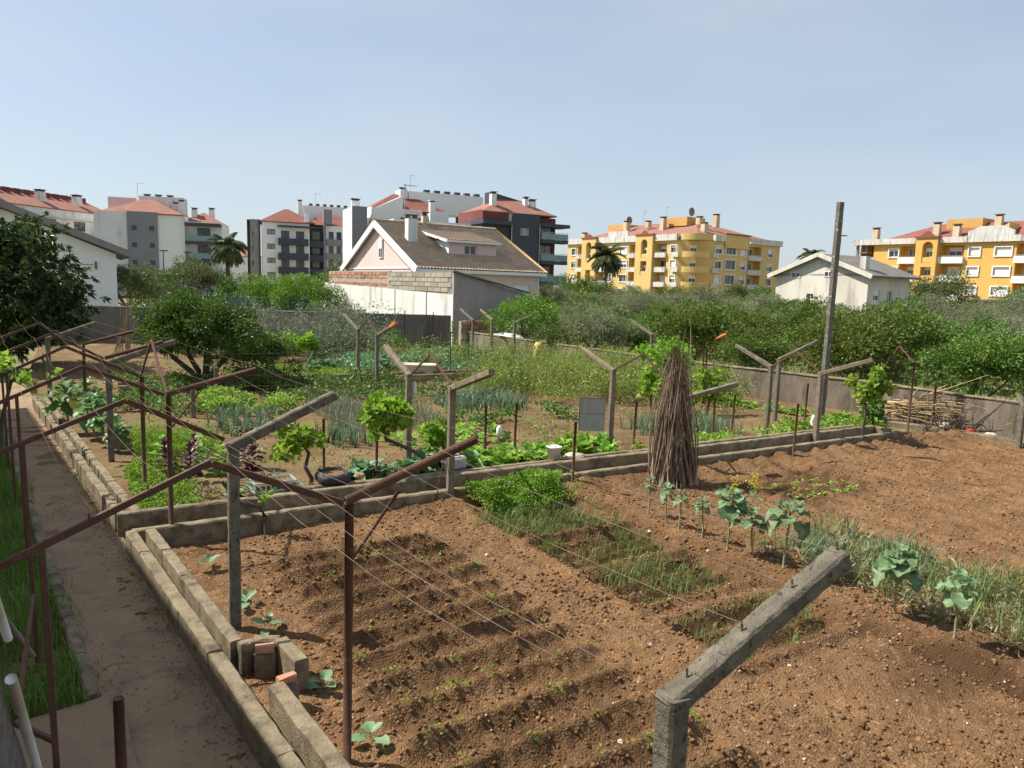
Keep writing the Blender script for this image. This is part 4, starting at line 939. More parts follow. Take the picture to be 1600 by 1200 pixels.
mb = MB(); mb.box(11.0, 25, 5.0, 9.5, 16, 19.6); mb.build('roof_box', B['wht'], rf); mb = MB(); mb.box(9.5, 10.8, 5, 8, 16, 19.8); mb.build('roof_box', B['wht'], rf)
for k in range(6): mb = MB(); mb.box(14 + k * 1.9, 15 + k * 1.9, 5.4, 6.3, 19.6, 20.1); mb.build('roof_vent', B['dgrey'], rf)
for k in range(2): mb = MB(); mb.box(9.55 + k * .62, 10.05 + k * .62, 5.4, 6, 19.8, 20.2); mb.build('roof_vent', B['dgrey'], rf)
chimney(rf, 13.6, .0, 14, 17.4, .9, .9, 'wht', 'wht'); chimney(rf, 1.0, 2.0, 15.7, 16.9, 1.3, .8, 'wht', 'dframe'); antenna(rf, 11.2, 4.8, 19.5, 2.8)

# --- slate and maroon block
b = building('apartment_block', 'slate blue and maroon block with glass balconies and red roof, centre background', -4.76, 107, 28)
O, ex = fr('F')
facade(b, B['navy'], fp(O, ex, 0, 0, -.6), ex, 4.8, 12.5, [(1.6, 9.2, 2.0, 2.2)]); window(b, fp(O, ex, 0, 0, -.6), ex, 1.6, 9.2, 2.0, 2.2, frame='dframe')
mb = MB(); mb.box(-.2, 4.6, -.4, 8.5, 12.5, 13.0); mb.build('canopy', B['navy'], b)
facade(b, B['maroon'], Vector((0, .3, 13.0)), ex, 4.8, 1.3, [], 'attic'); O2, e2 = fr('L', 0, 0, .3, 9); facade(b, B['maroon'], fp(O2, e2, 0, 13.0), e2, 8.7, 1.5, [], 'attic')
O2, e2 = fr('L', 0, 0, .6, 18); facade(b, B['navy'], O2, e2, 17.4, 12.5, [(x, 9.3, 1.6, 2.0) for x in (3, 8, 13)])
facade(b, B['navy'], Vector((4.7, 0, 0)), ex, 4.6, 14.3, [(1.35, 11.2, 1.4, 1.0), (1.7, 8.3, .6, .6)]); window(b, Vector((4.7, 0, 0)), ex, 1.35, 11.2, 1.4, 1.0, pane='curt'); window(b, Vector((4.7, 0, 0)), ex, 1.7, 8.3, .6, .6)
facade(b, B['maroon'], Vector((9.3, .9, 0)), ex, 3.2, 14.0, [(.4, z, 2.2, 2.2) for z in (10.9, 7.8, 4.7)])
for z in (10.9, 7.8, 4.7):
    window(b, Vector((9.3, .9, 0)), ex, .4, z, 2.2, 2.2, frame='dframe', pane='curt'); balcony(b, Vector((9.3, .9, 0)), ex, .1, 4.6, z - .65, 1.5, 'bal', .9, .5, 'navy', rail=True)
mb = MB(); mb.box(9.35, 14.2, -.6, 2.5, 12.6, 13.1); mb.build('canopy', B['navy'], b)
for x in (4.55, 9.25): mb = MB(); mb.tube([(x, -.1, 0), (x, -.1, 13)], .06, 5); mb.build('downpipe', B['alu'], b)
shell(b, 0, 12.5, .9, 10, 0, 14, 'navy', True); shell(b, 4.7, 9.3, 0, .9, 0, 14.3, 'navy', True, 'RL')
mb = MB(); mb.box(4.2, 4.7, .3, .8, 13, 14.3); mb.build('pier', B['wht'], b)
rf = hip(b, .2, 12.3, .4, 10, 14.35, 17.0, 5.2, 'roof', .1)
chimney(rf, 2.6, 2.4, 15, 17.0, .8, .8, 'wht', 'fasc'); chimney(rf, 8.5, 3.2, 15, 16.8, .7, .7, 'wht', 'fasc'); chimney(rf, 9.6, 3.2, 15, 16.5, .9, .9, 'wht', 'fasc')
mb = MB(); mb.prism([(3.2, 4.5), (8.5, 4.5), (8.5, 6.5), (3.2, 6.5)], 16, [17.6, 16.6, 16.6, 17.6]); mb.build('solar_panel', B['dgrey'], rf)
shell(b, -12, 0, 4, 12, 0, 12.6, 'wht', True, 'FL')

# --- small distant houses
for X, Y, r_, w, d, h, m, lab in ((-45, 190, 20, 14, 10, 9, 'pink', 'far pink house with red roof between the two white blocks'), (88, 190, 30, 16, 10, 8.5, 'yel', 'far yellow house with red roof beside the palm crown'),
                                (-92, 215, 15, 18, 12, 10, 'wht', 'far white house behind the palm tree at left'), (110, 200, 30, 20, 10, 8, 'wht', 'far pale house behind the white orchard house')):
    b = building('house', lab, X, Y, r_, cat='house'); O, ex = fr('F'); ops = [(x, h - 2.4, 1.2, 1.3) for x in np.arange(1.5, w - 2, 3.2)]
    facade(b, B[m], O, ex, w, h, ops)
    for o_ in ops: window(b, O, ex, *o_)
    shell(b, 0, w, 0, d, 0, h, m, False, 'RBL'); hip(b, 0, w, 0, d, h, h + 2.6, d / 2)

# --- the house beside the path, out of the picture on the left; its shadow lies on the path
b = building('house', 'two-storey white house beside the path that shades it', 0, 0, 31 + 7.4, cat='house')
O = Vector((-10, -9, 0))
mb = MB(); mb.box(-11.0, -1.86, -3.5, 28, -.2, 6.5); mb.build('wall', B['wht'], b)
mb = MB(); mb.add([(-11.5, -4, 6.51), (-1.56, -4, 6.51), (-1.56, 28.3, 6.51), (-11.5, 28.3, 6.51), (-6.7, -2, 8.6), (-6.7, 26, 8.6)], [[0, 1, 4], [1, 2, 5, 4], [2, 3, 5], [3, 0, 4, 5], [3, 2, 1, 0]]); mb.build('roof', B['roof'], b)

# ------------------------------------------------------------------ trees
def crown_np(rng, rx, rz, zc, nclump, nleaf, L, Wd, cr=(0.35, 0.65), shell_=0.5, flat=0.0, droop=0.2, up=0.25, ragged=0.25):
    d = unit(rng.normal(size=(nclump, 3))); d[:, 2] = np.where(d[:, 2] < -0.55, -d[:, 2] * .5, d[:, 2])
    rr = rng.uniform(shell_, 1.0, nclump)[:, None] * (1 + rng.normal(0, ragged * .5, (nclump, 1)))
    C = d * rr * np.array([rx, rx, rz])
    cs = rng.uniform(*cr, nclump)
    k = rng.integers(0, nclump, nleaf)
    n = unit(rng.normal(size=(nleaf, 3)))
    P = C[k] + n * (cs[k] * rng.uniform(0.35, 1.05, nleaf) ** 0.6)[:, None] * np.array([1, 1, .8])
    D = n * .7 + unit(P + 1e-6) * .7 + rng.normal(0, .55, (nleaf, 3)) + np.array([0, 0, up])
    P[:, 2] += zc
    return leaves(P, D, L * rng.uniform(.7, 1.25, nleaf), Wd * rng.uniform(.75, 1.2, nleaf), droop=droop, rng=rng), C + np.array([0, 0, zc])
def trunk_mb(rng, C, h0, r0, lean=0.15, nb=6, base=-0.15):
    mb = MB(); top = Vector((rng.normal(0, lean), rng.normal(0, lean), h0))
    mid = top * .5 + Vector((rng.normal(0, lean * .4), rng.normal(0, lean * .4), 0))
    mb.tube([(0, 0, base), (mid.x * .3, mid.y * .3, h0 * .25), mid, top], [r0 * 1.35, r0, r0 * .9, r0 * .75], 8)
    idx = rng.choice(len(C), min(nb, len(C)), replace=False)
    for i in idx:
        e = Vector(C[i]); m = top.lerp(e, .5) + Vector((rng.normal(0, .12), rng.normal(0, .12), -.08))
        mb.tube([top - Vector((0, 0, .08)), m, e], [r0 * .5, r0 * .33, r0 * .12], 5)
    return mb
TV = {}
def variant(kind, i):
    if (kind, i) in TV: return TV[(kind, i)]
    rng = np.random.default_rng(hash((kind, i)) % 1000 + 11 * i + {'orange': 100, 'olive': 200, 'bright': 300, 'dull': 400, 'mid': 500}[kind])
    p = dict(orange=(1.95, 1.45, 1.8, 60, 9500, .15, .08, (.35, .62), 'l_orange', .5, .1),
             olive=(2.0, 1.45, 2.0, 50, 12000, .15, .036, (.4, .75), 'l_olive', .9, .13),
             bright=(1.9, 1.5, 2.1, 34, 5000, .15, .08, (.35, .7), 'l_bright', .8, .09),
             dull=(2.0, 1.7, 2.3, 40, 6000, .17, .07, (.4, .8), 'l_dull', .9, .1),
             mid=(1.9, 1.4, 2.0, 36, 5200, .15, .075, (.35, .7), 'l_mid', .8, .1))[kind]
    (V, F), C = crown_np(rng, p[0], p[1], p[2], p[3], p[4], p[5], p[6], p[7])
    cm = mesh_np('crown', V, F, M[p[8]]); tm = trunk_mb(rng, C, p[9], p[10]).mesh('trunk', M['trunk'], True)
    TV[(kind, i)] = (tm, cm); return TV[(kind, i)]
def tree(kind, name, label, X, Y, s, sz=None, group=None, z=-.1, i=None):
    t = thing(name, label, 'tree', X, Y, z, random.uniform(0, 6.28), group, True)
    t.scale = (s, s, sz or s)
    tm, cm = variant(kind, random.randrange(3) if i is None else i)
    link('trunk', tm, t); link('crown', cm, t); return t
def keepout(X, Y, boxes): return any(abs(X - a) < w and abs(Y - b_) < h for a, b_, w, h in boxes)
KO = [(38, 74, 9, 9)]
def inwedge(X, Y): return Y > 5 and -0.75 < X / Y < 0.75
# orchard beyond the right wall
nrow = {}
ORD = ['first', 'second', 'third', 'fourth', 'fifth', 'sixth', 'seventh', 'eighth', 'ninth', 'tenth', 'eleventh', 'twelfth', 'thirteenth', 'fourteenth', 'fifteenth', 'sixteenth', 'seventeenth', 'eighteenth', 'nineteenth', 'twentieth']
for iu, uu in enumerate(np.arange(25.0, 84, 4.3)):
    for iv, vv in enumerate(np.arange(-8, 62, 4.2)):
        u2, v2 = uu + random.uniform(-.8, .8), vv + random.uniform(-.8, .8)
        p_ = W(u2, v2)
        if not inwedge(p_.x, p_.y) or keepout(p_.x, p_.y, KO) or p_.y > 93: continue
        if vv > 36 and uu < 33: continue
        if p_.x > 44 and p_.y > 78: continue
        ol = vnoise(np.array(u2 * .16), np.array(v2 * .16), 77) + (0.13 if 40 > iu * 4.3 > 12 else -.08) > .5
        s = random.uniform(.78, 1.06) * (.93 if iu == 0 else 1); szz = s * random.uniform(.85, 1.22)
        if p_.x > 26 and p_.y > 52: s *= .86
        nrow[iu] = nrow.get(iu, 0) + 1
        lab = 'in the %s orchard row behind the wall, %s from the near end' % (ORD[iu], ORD[nrow[iu] - 1])
        if iu == 0: ol = False
        if ol: tree('olive', 'olive_tree', 'grey olive tree ' + lab, p_.x, p_.y, s * 1.02, szz, 'olive trees in the orchard')
        else: tree('orange', 'orange_tree', 'green orange tree ' + lab, p_.x, p_.y, s, szz * .98, 'orange trees in the orchard')
for k, (px, Y, s, kind, lab) in enumerate((
        (0.012, 42.5, .98, 'bright', 'bright green leafy tree beside the mauve annex wall'), (0.045, 45, .8, 'bright', 'small bright green tree behind the olive by the wall'),
        (0.105, 36.5, .95, 'olive', 'spreading olive tree against the low garden wall'), (0.07, 37, .7, 'mid', 'young green tree between annex and olive by the wall'),
        (0.085, 78, 1.5, 'mid', 'rounded green tree right of the pink house'), (0.12, 90, 1.25, 'dull', 'dull green tree under the slate balconies'),
        (0.17, 96, 1.15, 'olive', 'pale olive tree in front of the yellow block'), (0.215, 100, 1.3, 'mid', 'green tree below the arched tower of the yellow block'), (0.255, 104, 1.2, 'dull', 'dull tree below the curved corner balconies'),
        (0.30, 106, 1.35, 'dull', 'dull green tree below the right wing of the yellow block'), (0.335, 104, 1.4, 'mid', 'green tree left of the dirty white house'),
        (0.575, 88, 1.75, 'dull', 'dense dark tree in front of the arched tower at right'), (0.70, 84, 1.75, 'mid', 'full green tree before the right yellow block, picture edge'), (0.545, 87, 1.3, 'dull', 'lower dark tree left of the dense one by the street wall'),
        (0.625, 80, 1.0, 'dull', 'small thin tree by the white street railings'))):
    tree(kind, 'leafy_tree', lab, px * Y, Y, s)
# trees beyond the rear wall
for px, Y, s, kind, lab in ((-.525, 60, 1.25, 'dull', 'brownish green tree right of the white gabled house'), (-.485, 75, 1.3, 'mid', 'light green tree in front of the left white block'),
        (-.44, 78, 1.45, 'dull', 'round olive green tree below the left balconies'), (-.415, 80, 1.3, 'dull', 'second round tree beside the palm trunk'), (-.50, 66, 1.05, 'dull', 'low shrubby tree behind the rear wall'),
        (-.375, 72, 1.0, 'mid', 'dark hedge-like tree behind the green fence'), (-.345, 66, 1.2, 'mid', 'green tree at the foot of the white and charcoal block'),
        (-.325, 60, 1.15, 'bright', 'bright yellow green tree behind the rear wall'), (-.29, 58, 1.2, 'bright', 'broad bright green tree left of the brick annex'), (-.265, 62, 1.15, 'mid', 'green tree touching the brick annex wall'),
        (-.255, 47.0, .72, 'mid', 'loose branching tree in front of the stained white wall'), (-.215, 46.6, .62, 'mid', 'small dark tree against the stained white wall'), (-.235, 70, 1.4, 'dull', 'dark tree between charcoal block and annex')):
    tree(kind, 'leafy_tree', lab, px * Y, Y, s)
# big near trees with their own crowns
rng = np.random.default_rng(5)
t = thing('orange_tree', 'large glossy orange tree standing in the back plot left of centre', 'tree', -10.9, 25.6, 0, 0, world=True)
(V, F), C = crown_np(rng, 2.1, 1.45, 1.95, 90, 28000, .12, .06, (.32, .58), .45, ragged=.3)
link('crown', mesh_np('crown', V, F, M['l_citrus']), t)
mb = MB(); 
for e in ((-.6, .2, 1.5), (.5, -.2, 1.6), (.1, .5, 1.7), (-1.2, -.3, 1.6), (1.2, .2, 1.5)):
    mb.tube([(0, 0, -.1), (e[0] * .3 + .05, e[1] * .3, .5), (e[0] * .7 - .05, e[1] * .7, 1.0), e], [.14, .1, .08, .05], 7)
mb.build('trunk', M['trunk'], t, True)
(V, F), C = crown_np(rng, 1.15, .8, 1.15, 30, 6000, .11, .055, (.25, .4), .5)
t = thing('citrus_bush', 'lower citrus bush right of the large orange tree', 'bush', -8.6, 24.6, 0, 0, world=True)
link('crown', mesh_np('crown', V, F, M['l_citrus']), t); trunk_mb(rng, C, .5, .07).build('trunk', M['trunk'], t)
t = thing('loquat_tree', 'big dark loquat tree with long leaves at the left edge', 'tree', -20.6, 29.0, 0, 0, world=True)
parts = []
nC = 190; d = unit(rng.normal(size=(nC, 3))); C = d * rng.uniform(.55, 1.05, (nC, 1)) * np.array([3.3, 2.6, 2.7]) + np.array([0, 0, 3.15])
tips = np.repeat(C, 15, 0) + rng.normal(0, .4, (nC * 15, 3)) * np.array([1, 1, .8])
k = len(tips); P = np.repeat(tips, 11, 0); out = unit(np.repeat(tips, 11, 0) - np.array([0, 0, 2.4]))
D = out * .8 + rng.normal(0, .65, (len(P), 3)) + np.array([0, 0, .25])
V, F = leaves(P + rng.normal(0, .03, P.shape), D, (.27 * rng.uniform(.7, 1.2, len(P))), .085, .3, .28, rng)
link('crown', mesh_np('crown', V, F, M['l_loquat']), t); trunk_mb(rng, C, 1.3, .16, .2, 14).build('trunk', M['trunk'], t, True)

def palm(label, X, Y, h, r, n=46, seed=0):
    rg = np.random.default_rng(seed); t = thing('palm_tree', label, 'palm', X, Y, 0, 0, world=True)
    mb = MB(); mb.tube([(0, 0, -.2), (.05, 0, h * .5), (0, 0, h)], [.32, .22, .26], 8); mb.build('trunk', M['trunk'], t, True)
    P = []; Dd = []; LL = []; stems = MB()
    for i in range(n):
        az = rg.uniform(0, 6.28); el = rg.uniform(-.55, 1.35); L = r * rg.uniform(.85, 1.15)
        pts = []; p = Vector((0, 0, h)); dr = Vector((math.cos(az) * math.cos(el), math.sin(az) * math.cos(el), math.sin(el)))
        for j in range(9):
            pts.append(p.copy()); p = p + dr * (L / 8); dr = (dr + Vector((0, 0, -.24))).normalized()
        stems.tube(pts, [.03] * 8 + [.01], 3)
        for j in range(1, 9):
            for q in range(6):
                a_ = pts[j - 1].lerp(pts[j], q / 6); tg = (pts[j] - pts[j - 1]).normalized(); sd_ = tg.cross(Vector((0, 0, 1))).normalized()
                for s in (-1, 1): P.append(a_); Dd.append(tg * .7 + sd_ * s - Vector((0, 0, .35))); LL.append(r * .24 * math.sin(.4 + 2.4 * j / 9))
    V, F = leaves(np.array(P), np.array(Dd), np.array(LL), .07, .1, .25, rg)
    c = link('crown', mesh_np('crown', V, F, M['l_palm']), t); stems.build('frond_stems', M['l_palm'], t)
palm('tall palm tree beside the left white block', -.387 * 80, 80, 6.9, 2.3, 60, 1)
palm('palm tree with drooping fronds in front of the yellow block', .122 * 112, 112, 8.4, 3.1, 64, 2)
palm('distant palm crown behind the dirty white house', .394 * 132, 132, 10.6, 2.6, 44, 3)

# shrub belts and ground cover that read as one mass
def cover(name, label, cat, m, n, u0, u1, v0, v1, h, L, Wd, kind='leaf', dens=None, world=False, zf=None, hv=.6, lean=.4, bend=.5, seed=0, clump=0):
    rg = np.random.default_rng(seed + 900)
    u = rg.uniform(u0, u1, n); v = rg.uniform(v0, v1, n)
    if dens is not None: k = dens(u, v) > rg.uniform(0, 1, n); u, v = u[k], v[k]
    if clump: u = np.round(u / clump) * clump + .25 * clump * np.sin(np.round(v / clump) * 7.3) + rg.normal(0, .03, len(u)); v = np.round(v / clump) * clump + rg.normal(0, .03, len(v))
    n = len(u); hh = h * (1 - hv + 2 * hv * vnoise(u * 1.7 + 5, v * 1.7, seed + 3))
    z0 = zf(u, v) if zf is not None else np.zeros(n)
    X, Y = (u, v) if world else (CU * u - SU * v, SU * u + CU * v)
    if kind == 'leaf':
        z = z0 + hh * rg.uniform(.1, 1, n) ** .6
        D = rg.normal(0, .7, (n, 3)) + np.array([0, 0, .5]); Vv, F = leaves(np.stack([X, Y, z], 1), D, L * rg.uniform(.6, 1.3, n), Wd, rng=rg)
    else: Vv, F = blades(np.stack([X, Y, z0], 1), hh * rg.uniform(.6, 1.2, n), Wd, lean, rg, bend)
    o = link(name, mesh_np(name, Vv, F, M[m])); tag(o, label, cat, None, 'stuff'); return o
cover('grass', 'rank dark grass on the verge left of the path', 'grass', 'l_grass', 60000, -2.6, 0.12, 7.0, 26, .32, .1, .012, 'blade', lambda u, v: (u < path_l(v) - .1) * (.35 + .65 * vnoise(u * 3, v * 2, 2)), zf=lambda u, v: 0 * u - .05)
cover('grass', 'low grass between orchard trees beyond the wall', 'grass', 'l_grass', 22000, 22.8, 50, 0, 40, .35, .1, .03, 'blade', seed=4, zf=lambda u, v: 0 * u - .22)
cover('grass', 'pale green grass behind the rear wall', 'grass', 'l_herb', 9000, -22, -10, 46, 60, .7, .2, .07, 'blade', world=True, seed=5, zf=lambda u, v: 0 * u + .3)
cover('grass_tufts', 'weeds and grass tufts along both edges of the path', 'grass', 'l_grass', 9000, -1.4, 1.3, 5.5, 25, .13, .1, .009, 'blade', lambda u, v: ((np.abs(u - chan_u(v) + .02) < .06) | (np.abs(u - path_l(v) - .05) < .07)) * (vnoise(v * 1.3, u * 2, 14) > .5), zf=lambda u, v: 0 * u + .02, lean=.6, bend=.6, seed=8)

# ------------------------------------------------------------------ pergola posts, arms, frames, wires
def nails(t, p0, p1, fr_, side=0.0):
    for f_ in fr_:
        p = Vector(p0).lerp(Vector(p1), f_); mb = MB(); mb.tube([p + Vector((0, 0, .05)), p + Vector((.005, .01, .095))], .006, 5); mb.build('nail', M['rust'], t)
def conc_post(label, u, v, h, arm, rise, w=.115, m='post', tip=None, group=None, seg=10, bird=None):
    """squared concrete post with a raking arm (arm = (du,dv) horizontally, rise up)"""
    t = thing('concrete_post', label, 'post', u, v, 0, 0, group)
    mb = MB(); mb.bar((0, 0, -.2), (random.uniform(-.02, .02), random.uniform(-.02, .02), h), w, w, .014, seg, .004); smooth_angle(mb.build('shaft', M[m], t), 30)
    a = Vector((0, 0, h - w * .35)); e = Vector((arm[0], arm[1], h + rise)); dirn = (e - a).normalized()
    mb = MB(); mb.bar(a - dirn * .045, e, w * .96, w * .9, .014, seg, .004); ao = smooth_angle(mb.build('arm', M[m], t), 30)
    nails(t, a, e, (.08, .38, .68, .97))
    if tip:
        mb = MB(); mb.bar(a.lerp(e, .72), e + dirn * .03, w * 1.12, w * 1.08, .02); mb.build('arm_tip', M[tip], t)
    return t
conc_post('nearest concrete post with its raking arm, lichen spotted, front right', 2.2, 2.22, 2.04, (1.12, 0.0), .44, .115, 'post', seg=26)
conc_post('concrete post with raking arm beside the near path channel', 1.40, 8.07, 2.06, (1.12, 0), .46, seg=16)
conc_post('concrete post with raking arm behind the kale by the far channel', .58, 16.7, 2.04, (1.25, 0), .40)
conc_post('concrete post left of the parsley bed, arm towards the viewer', 5.49, 11.1, 2.09, (0, -1.35), .39, m='post2', seg=14)
conc_post('concrete post across the channel with arm pointing to the back plot', 5.68, 13.4, 2.02, (0, 1.28), .43, m='post2', seg=14)
conc_post('concrete post beside the grey hanging board', 10.55, 13.1, 1.99, (0, 1.2), .35, m='post2')
conc_post('concrete post right of the cane bundle, arm to the back plot', 16.0, 13.22, 1.9, (0, 1.25), .42)
conc_post('concrete post with arm below the tall pole, front of the channel', 15.85, 11.57, 1.92, (0.35, -1.1), .40, m='post2')
conc_post('concrete post hidden behind the cane bundle, arm to the right', 10.9, 11.35, 1.55, (1.2, -.5), .32, m='post2')
conc_post('concrete post in the back plot with orange tipped arm', 9.1, 24.3, 2.0, (.2, -1.2), .45, tip='orange')
conc_post('concrete post in the back plot, arm pointing left', 9.3, 26.9, 2.0, (-.1, 1.4), .5)
conc_post('distant concrete post in front of the mauve wall', 17.8, 33.7, 2.0, (-.1, 1.3), .5)
conc_post('distant post at the end of the weed bed by the low wall', 19.3, 34.4, 2.0, (0, 1.3), .45, m='post2')
conc_post('distant post with arm raised to the right by the low wall', 19.1, 31.7, 2.0, (.3, -1.2), .42)
conc_post('leaning concrete post beneath the olive near the wall', 20.1, 22.6, 2.05, (-.1, 1.3), .5)
conc_post('concrete post with raised arm by the lettuces along the wall', 18.0, 14.6, 1.9, (.9, -.6), .55)
conc_post('concrete post at the right picture edge by the edging kerb', 21.1, 9.35, 1.15, (.1, .2), .25)
conc_post('shaded concrete post at the far end of the path channel', -.6, 24.0, 2.0, (1.2, .1), .40)
conc_post('low concrete stake below the large orange tree', 3.9, 24.8, .95, (.02, .02), .03)
conc_post('stout dark stump post right of the red pole', 2.7, 21.0, .9, (.02, .02), .03)
# tall pole
t = thing('utility_pole', 'tall lichen spotted concrete pole without wires rising above the orchard', 'pole', 19.4, 14.05)
mb = MB(); mb.bar((0, 0, -.2), (.03, -.02, 6.5), .185, .15, .02, 24, .006)
smooth_angle(mb.build('shaft', M['pole'], t), 30)
mb = MB(); mb.tube([(.1, 0, 5.55), (.42, -.05, 5.56)], .018, 6); mb.build('hook', M['rust'], t)
# iron pipes standing in the beds
def pipe(label, u, v, h, r=.027, m='rust', lean=(0, 0), base=-.1):
    if h < 1.3 and v > 8: h *= 1.14
    t = thing('iron_pole', label, 'pole', u, v)
    mb = MB(); mb.tube([(0, 0, base), (lean[0] * .5, lean[1] * .5, h * .5), (lean[0], lean[1], h)], [r, r * 1.02, r * .98], 10); mb.build('shaft', M[m], t, True); return t
pipe('rusty stake standing in the tyre planter', 4.03, 13.6, 1.05); pipe('rusty stake beside the twisted vine trunk', 4.85, 12.98, 1.25, lean=(.02, 0))
pipe('rusty stake left of the lettuce row', 7.47, 13.47, 1.12); pipe('rusty stake in the middle of the lettuce row', 8.1, 13.32, 1.15, lean=(.04, 0))
pipe('rusty stake on the near side of the channel by the white bucket', 8.0, 11.0, 1.15, lean=(.03, 0)); pipe('thin rusty stake right of the hanging board', 11.33, 13.2, 1.05, lean=(.05, 0))
pipe('rusty stake by the onion patch, left of two', 13.94, 13.2, 1.0, lean=(.03, 0)); pipe('rusty stake by the onion patch, right of two', 14.81, 13.36, 1.0, lean=(.05, 0))
pipe('rusty stake in front of the channel near the concrete posts', 14.22, 10.95, 1.15, lean=(.05, 0)); pipe('rusty stake behind the channel left of the tall pole', 17.4, 13.12, 1.2, lean=(.05, 0))
pipe('rusty pole with bracket in front of the woodpile', 20.36, 11.9, 2.0, .028); pipe('rusty stake inside the woodpile', 21.2, 11.7, 1.35, .03)
pipe('dark thin pole in the back plot by the bathtub', 13.0, 26.5, 1.9, .02, 'black'); pipe('dark thin pole in front of the rear wall', 16.6, 36.0, 2.3, .025, 'black'); pipe('second dark pole in front of the rear wall', 15.6, 37.5, 2.3, .025, 'black')
pipe('dark thin stake among the seeding weeds', 14.6, 28.0, 1.5, .02, 'black'); pipe('rusty pole against the right wall behind the lettuces', 20.6, 20.2, 1.9, .025); pipe('rusty pole with the cane arm near the right wall', 18.7, 18.2, 1.9, .025)
pipe('short reddish post stub on the slab by the house', .17, 5.5, .86, .036, 'rust2')
# gable frames over the path
def frame(label, v, ul, zl, up_, zp, ur, zr, pipe_arm=None, post=None, lpost=True, m='rust2', brace=False):
    """iron frame over the path: left post, two rafters meeting at a ridge, right post, outer arm"""
    t = thing('pergola_frame', label, 'pergola', ur, v)
    q = lambda u, z: (u - ur, 0, z)
    ext = .55
    mb = MB(); mb.bar(q(ul - ext, zl - ext * (zp - zl) / (up_ - ul)), q(up_, zp), .03, .047, .004, 4, .001); mb.build('rafter', M[m], t)
    mb = MB(); mb.bar(q(up_ + .004, zp - .01), q(ur - .03, zr + .02), .035, .05, .004, 4, .001); mb.build('rafter', M['rust'], t)
    if lpost: mb = MB(); mb.bar(q(ul, -.1), q(ul - .02, zl - .02), .038, .038, .004, 4, .001); mb.build('post', M[m], t)
    if post: mb = MB(); mb.tube([q(ur, -.1), q(ur + .02, zr)], .035, 12); mb.build('post', M['rust'], t, True)
    if pipe_arm: mb = MB(); mb.tube([q(ur - .01, zr + .03), q(*pipe_arm)], .037, 12); mb.build('pipe_arm', M['rust'], t, True)
    if brace: mb = MB(); mb.tube([q(ur + .03, 1.66), q(ur + .42, 2.17)], .014, 6); mb.build('brace', M['rust'], t, True)
    for f_ in (.25, .6):
        p = Vector(q(ul, zl)).lerp(Vector(q(up_, zp)), f_); mb = MB(); mb.tube([p, p + Vector((0, 0, .06))], .006, 4); mb.build('wire_pin', M['rust'], t)
    return t
frame('nearest rusty pergola frame over the path with thick pipe arm', 5.28, -.2, 2.11, .78, 2.54, 1.74, 2.11, (2.84, 2.53), True, brace=True)
frame('second pergola frame over the path, ending on the concrete post', 8.08, -.42, 2.22, .43, 2.57, 1.36, 2.08, None, False)
frame('third pergola frame over the path with pipe arm above the vegetables', 11.16, -.62, 2.24, .11, 2.58, 1.10, 2.13, (2.3, 2.47), True, brace=True)
frame('fourth pergola frame over the path near the purple lettuces', 14.05, -.9, 2.2, -.10, 2.6, .98, 2.06, None, True)
frame('fifth pergola frame over the path beside the tall kale', 16.7, -1.15, 2.25, -.34, 2.62, .55, 2.1, (1.6, 2.44), False)
frame('sixth shaded pergola frame over the far end of the path', 20.0, -1.5, 2.25, -.65, 2.62, .2, 2.1, (1.3, 2.44), True)
# small iron gables bridging the cross channel
def gable(label, a, b, za, zb, zp, m='rust'):
    t = thing('iron_gable', label, 'bracket', *a)
    mid = ((b[0] - a[0]) / 2, (b[1] - a[1]) / 2, zp)
    mb = MB(); mb.bar((0, 0, za), mid, .03, .04, .004, 3, .001); mb.build('rafter', M[m], t)
    mb = MB(); mb.bar((mid[0], mid[1], zp - .004), (b[0] - a[0], b[1] - a[1], zb), .03, .04, .004, 3, .001); mb.build('rafter', M[m], t); return t
gable('rusty gable joining the two concrete posts left of the parsley', (5.68, 13.3), (5.52, 11.2), 2.03, 2.1, 2.52)
gable('reddish gable beside the post with the hanging board', (10.55, 13.05), (10.9, 11.5), 1.98, 1.7, 2.42, 'rust2')
gable('rusty gable between the posts below the tall pole', (16.0, 13.15), (15.85, 11.65), 1.9, 1.93, 2.35)
gable('rusty gable between the two back plot posts', (9.3, 26.8), (9.1, 24.4), 2.0, 2.0, 2.5)
gable('dark gable between the two distant posts', (17.8, 33.7), (19.1, 31.9), 2.0, 2.0, 2.5, 'black')
gable('rusty bracket on the pole in front of the woodpile', (20.36, 11.9), (20.9, 13.2), 1.98, 1.6, 2.4)
gable('rusty gable at the top of the thin pole over the vegetables', (.98, 14.05), (1.12, 11.2), 2.06, 2.1, 2.8)
# wires
def wire(label, pts, sag=.05, r=.0017, group=None):
    t = MB(); P = []
    for (a, b) in zip(pts[:-1], pts[1:]):
        n = 7; A, B_ = W(*a), W(*b)
        for i in range(n):
            f_ = i / n; p = A.lerp(B_, f_); p.z -= sag * 4 * f_ * (1 - f_) - random.uniform(-.008, .008); p.x += random.uniform(-.008, .008); P.append(p)
    P.append(W(*pts[-1])); t.tube(P, r, 4); o = t.build('wire', M['wire'], None, True); return tag(o, label, 'wire', group)
FR = [(2.2, .95, 2.72, 2.1, 2.08), (5.28, .78, 2.54, 1.74, 2.11), (8.08, .43, 2.57, 1.36, 2.08), (11.16, .11, 2.58, 1.10, 2.13), (14.05, -.10, 2.6, .98, 2.06), (16.7, -.34, 2.62, .55, 2.1), (20, -.65, 2.62, .2, 2.1), (24, -1.0, 2.6, -.4, 2.1)]
FR[0] = (2.2, 1.1, 2.5, 2.2, 2.06)
names = ['outermost', 'second', 'third', 'fourth']
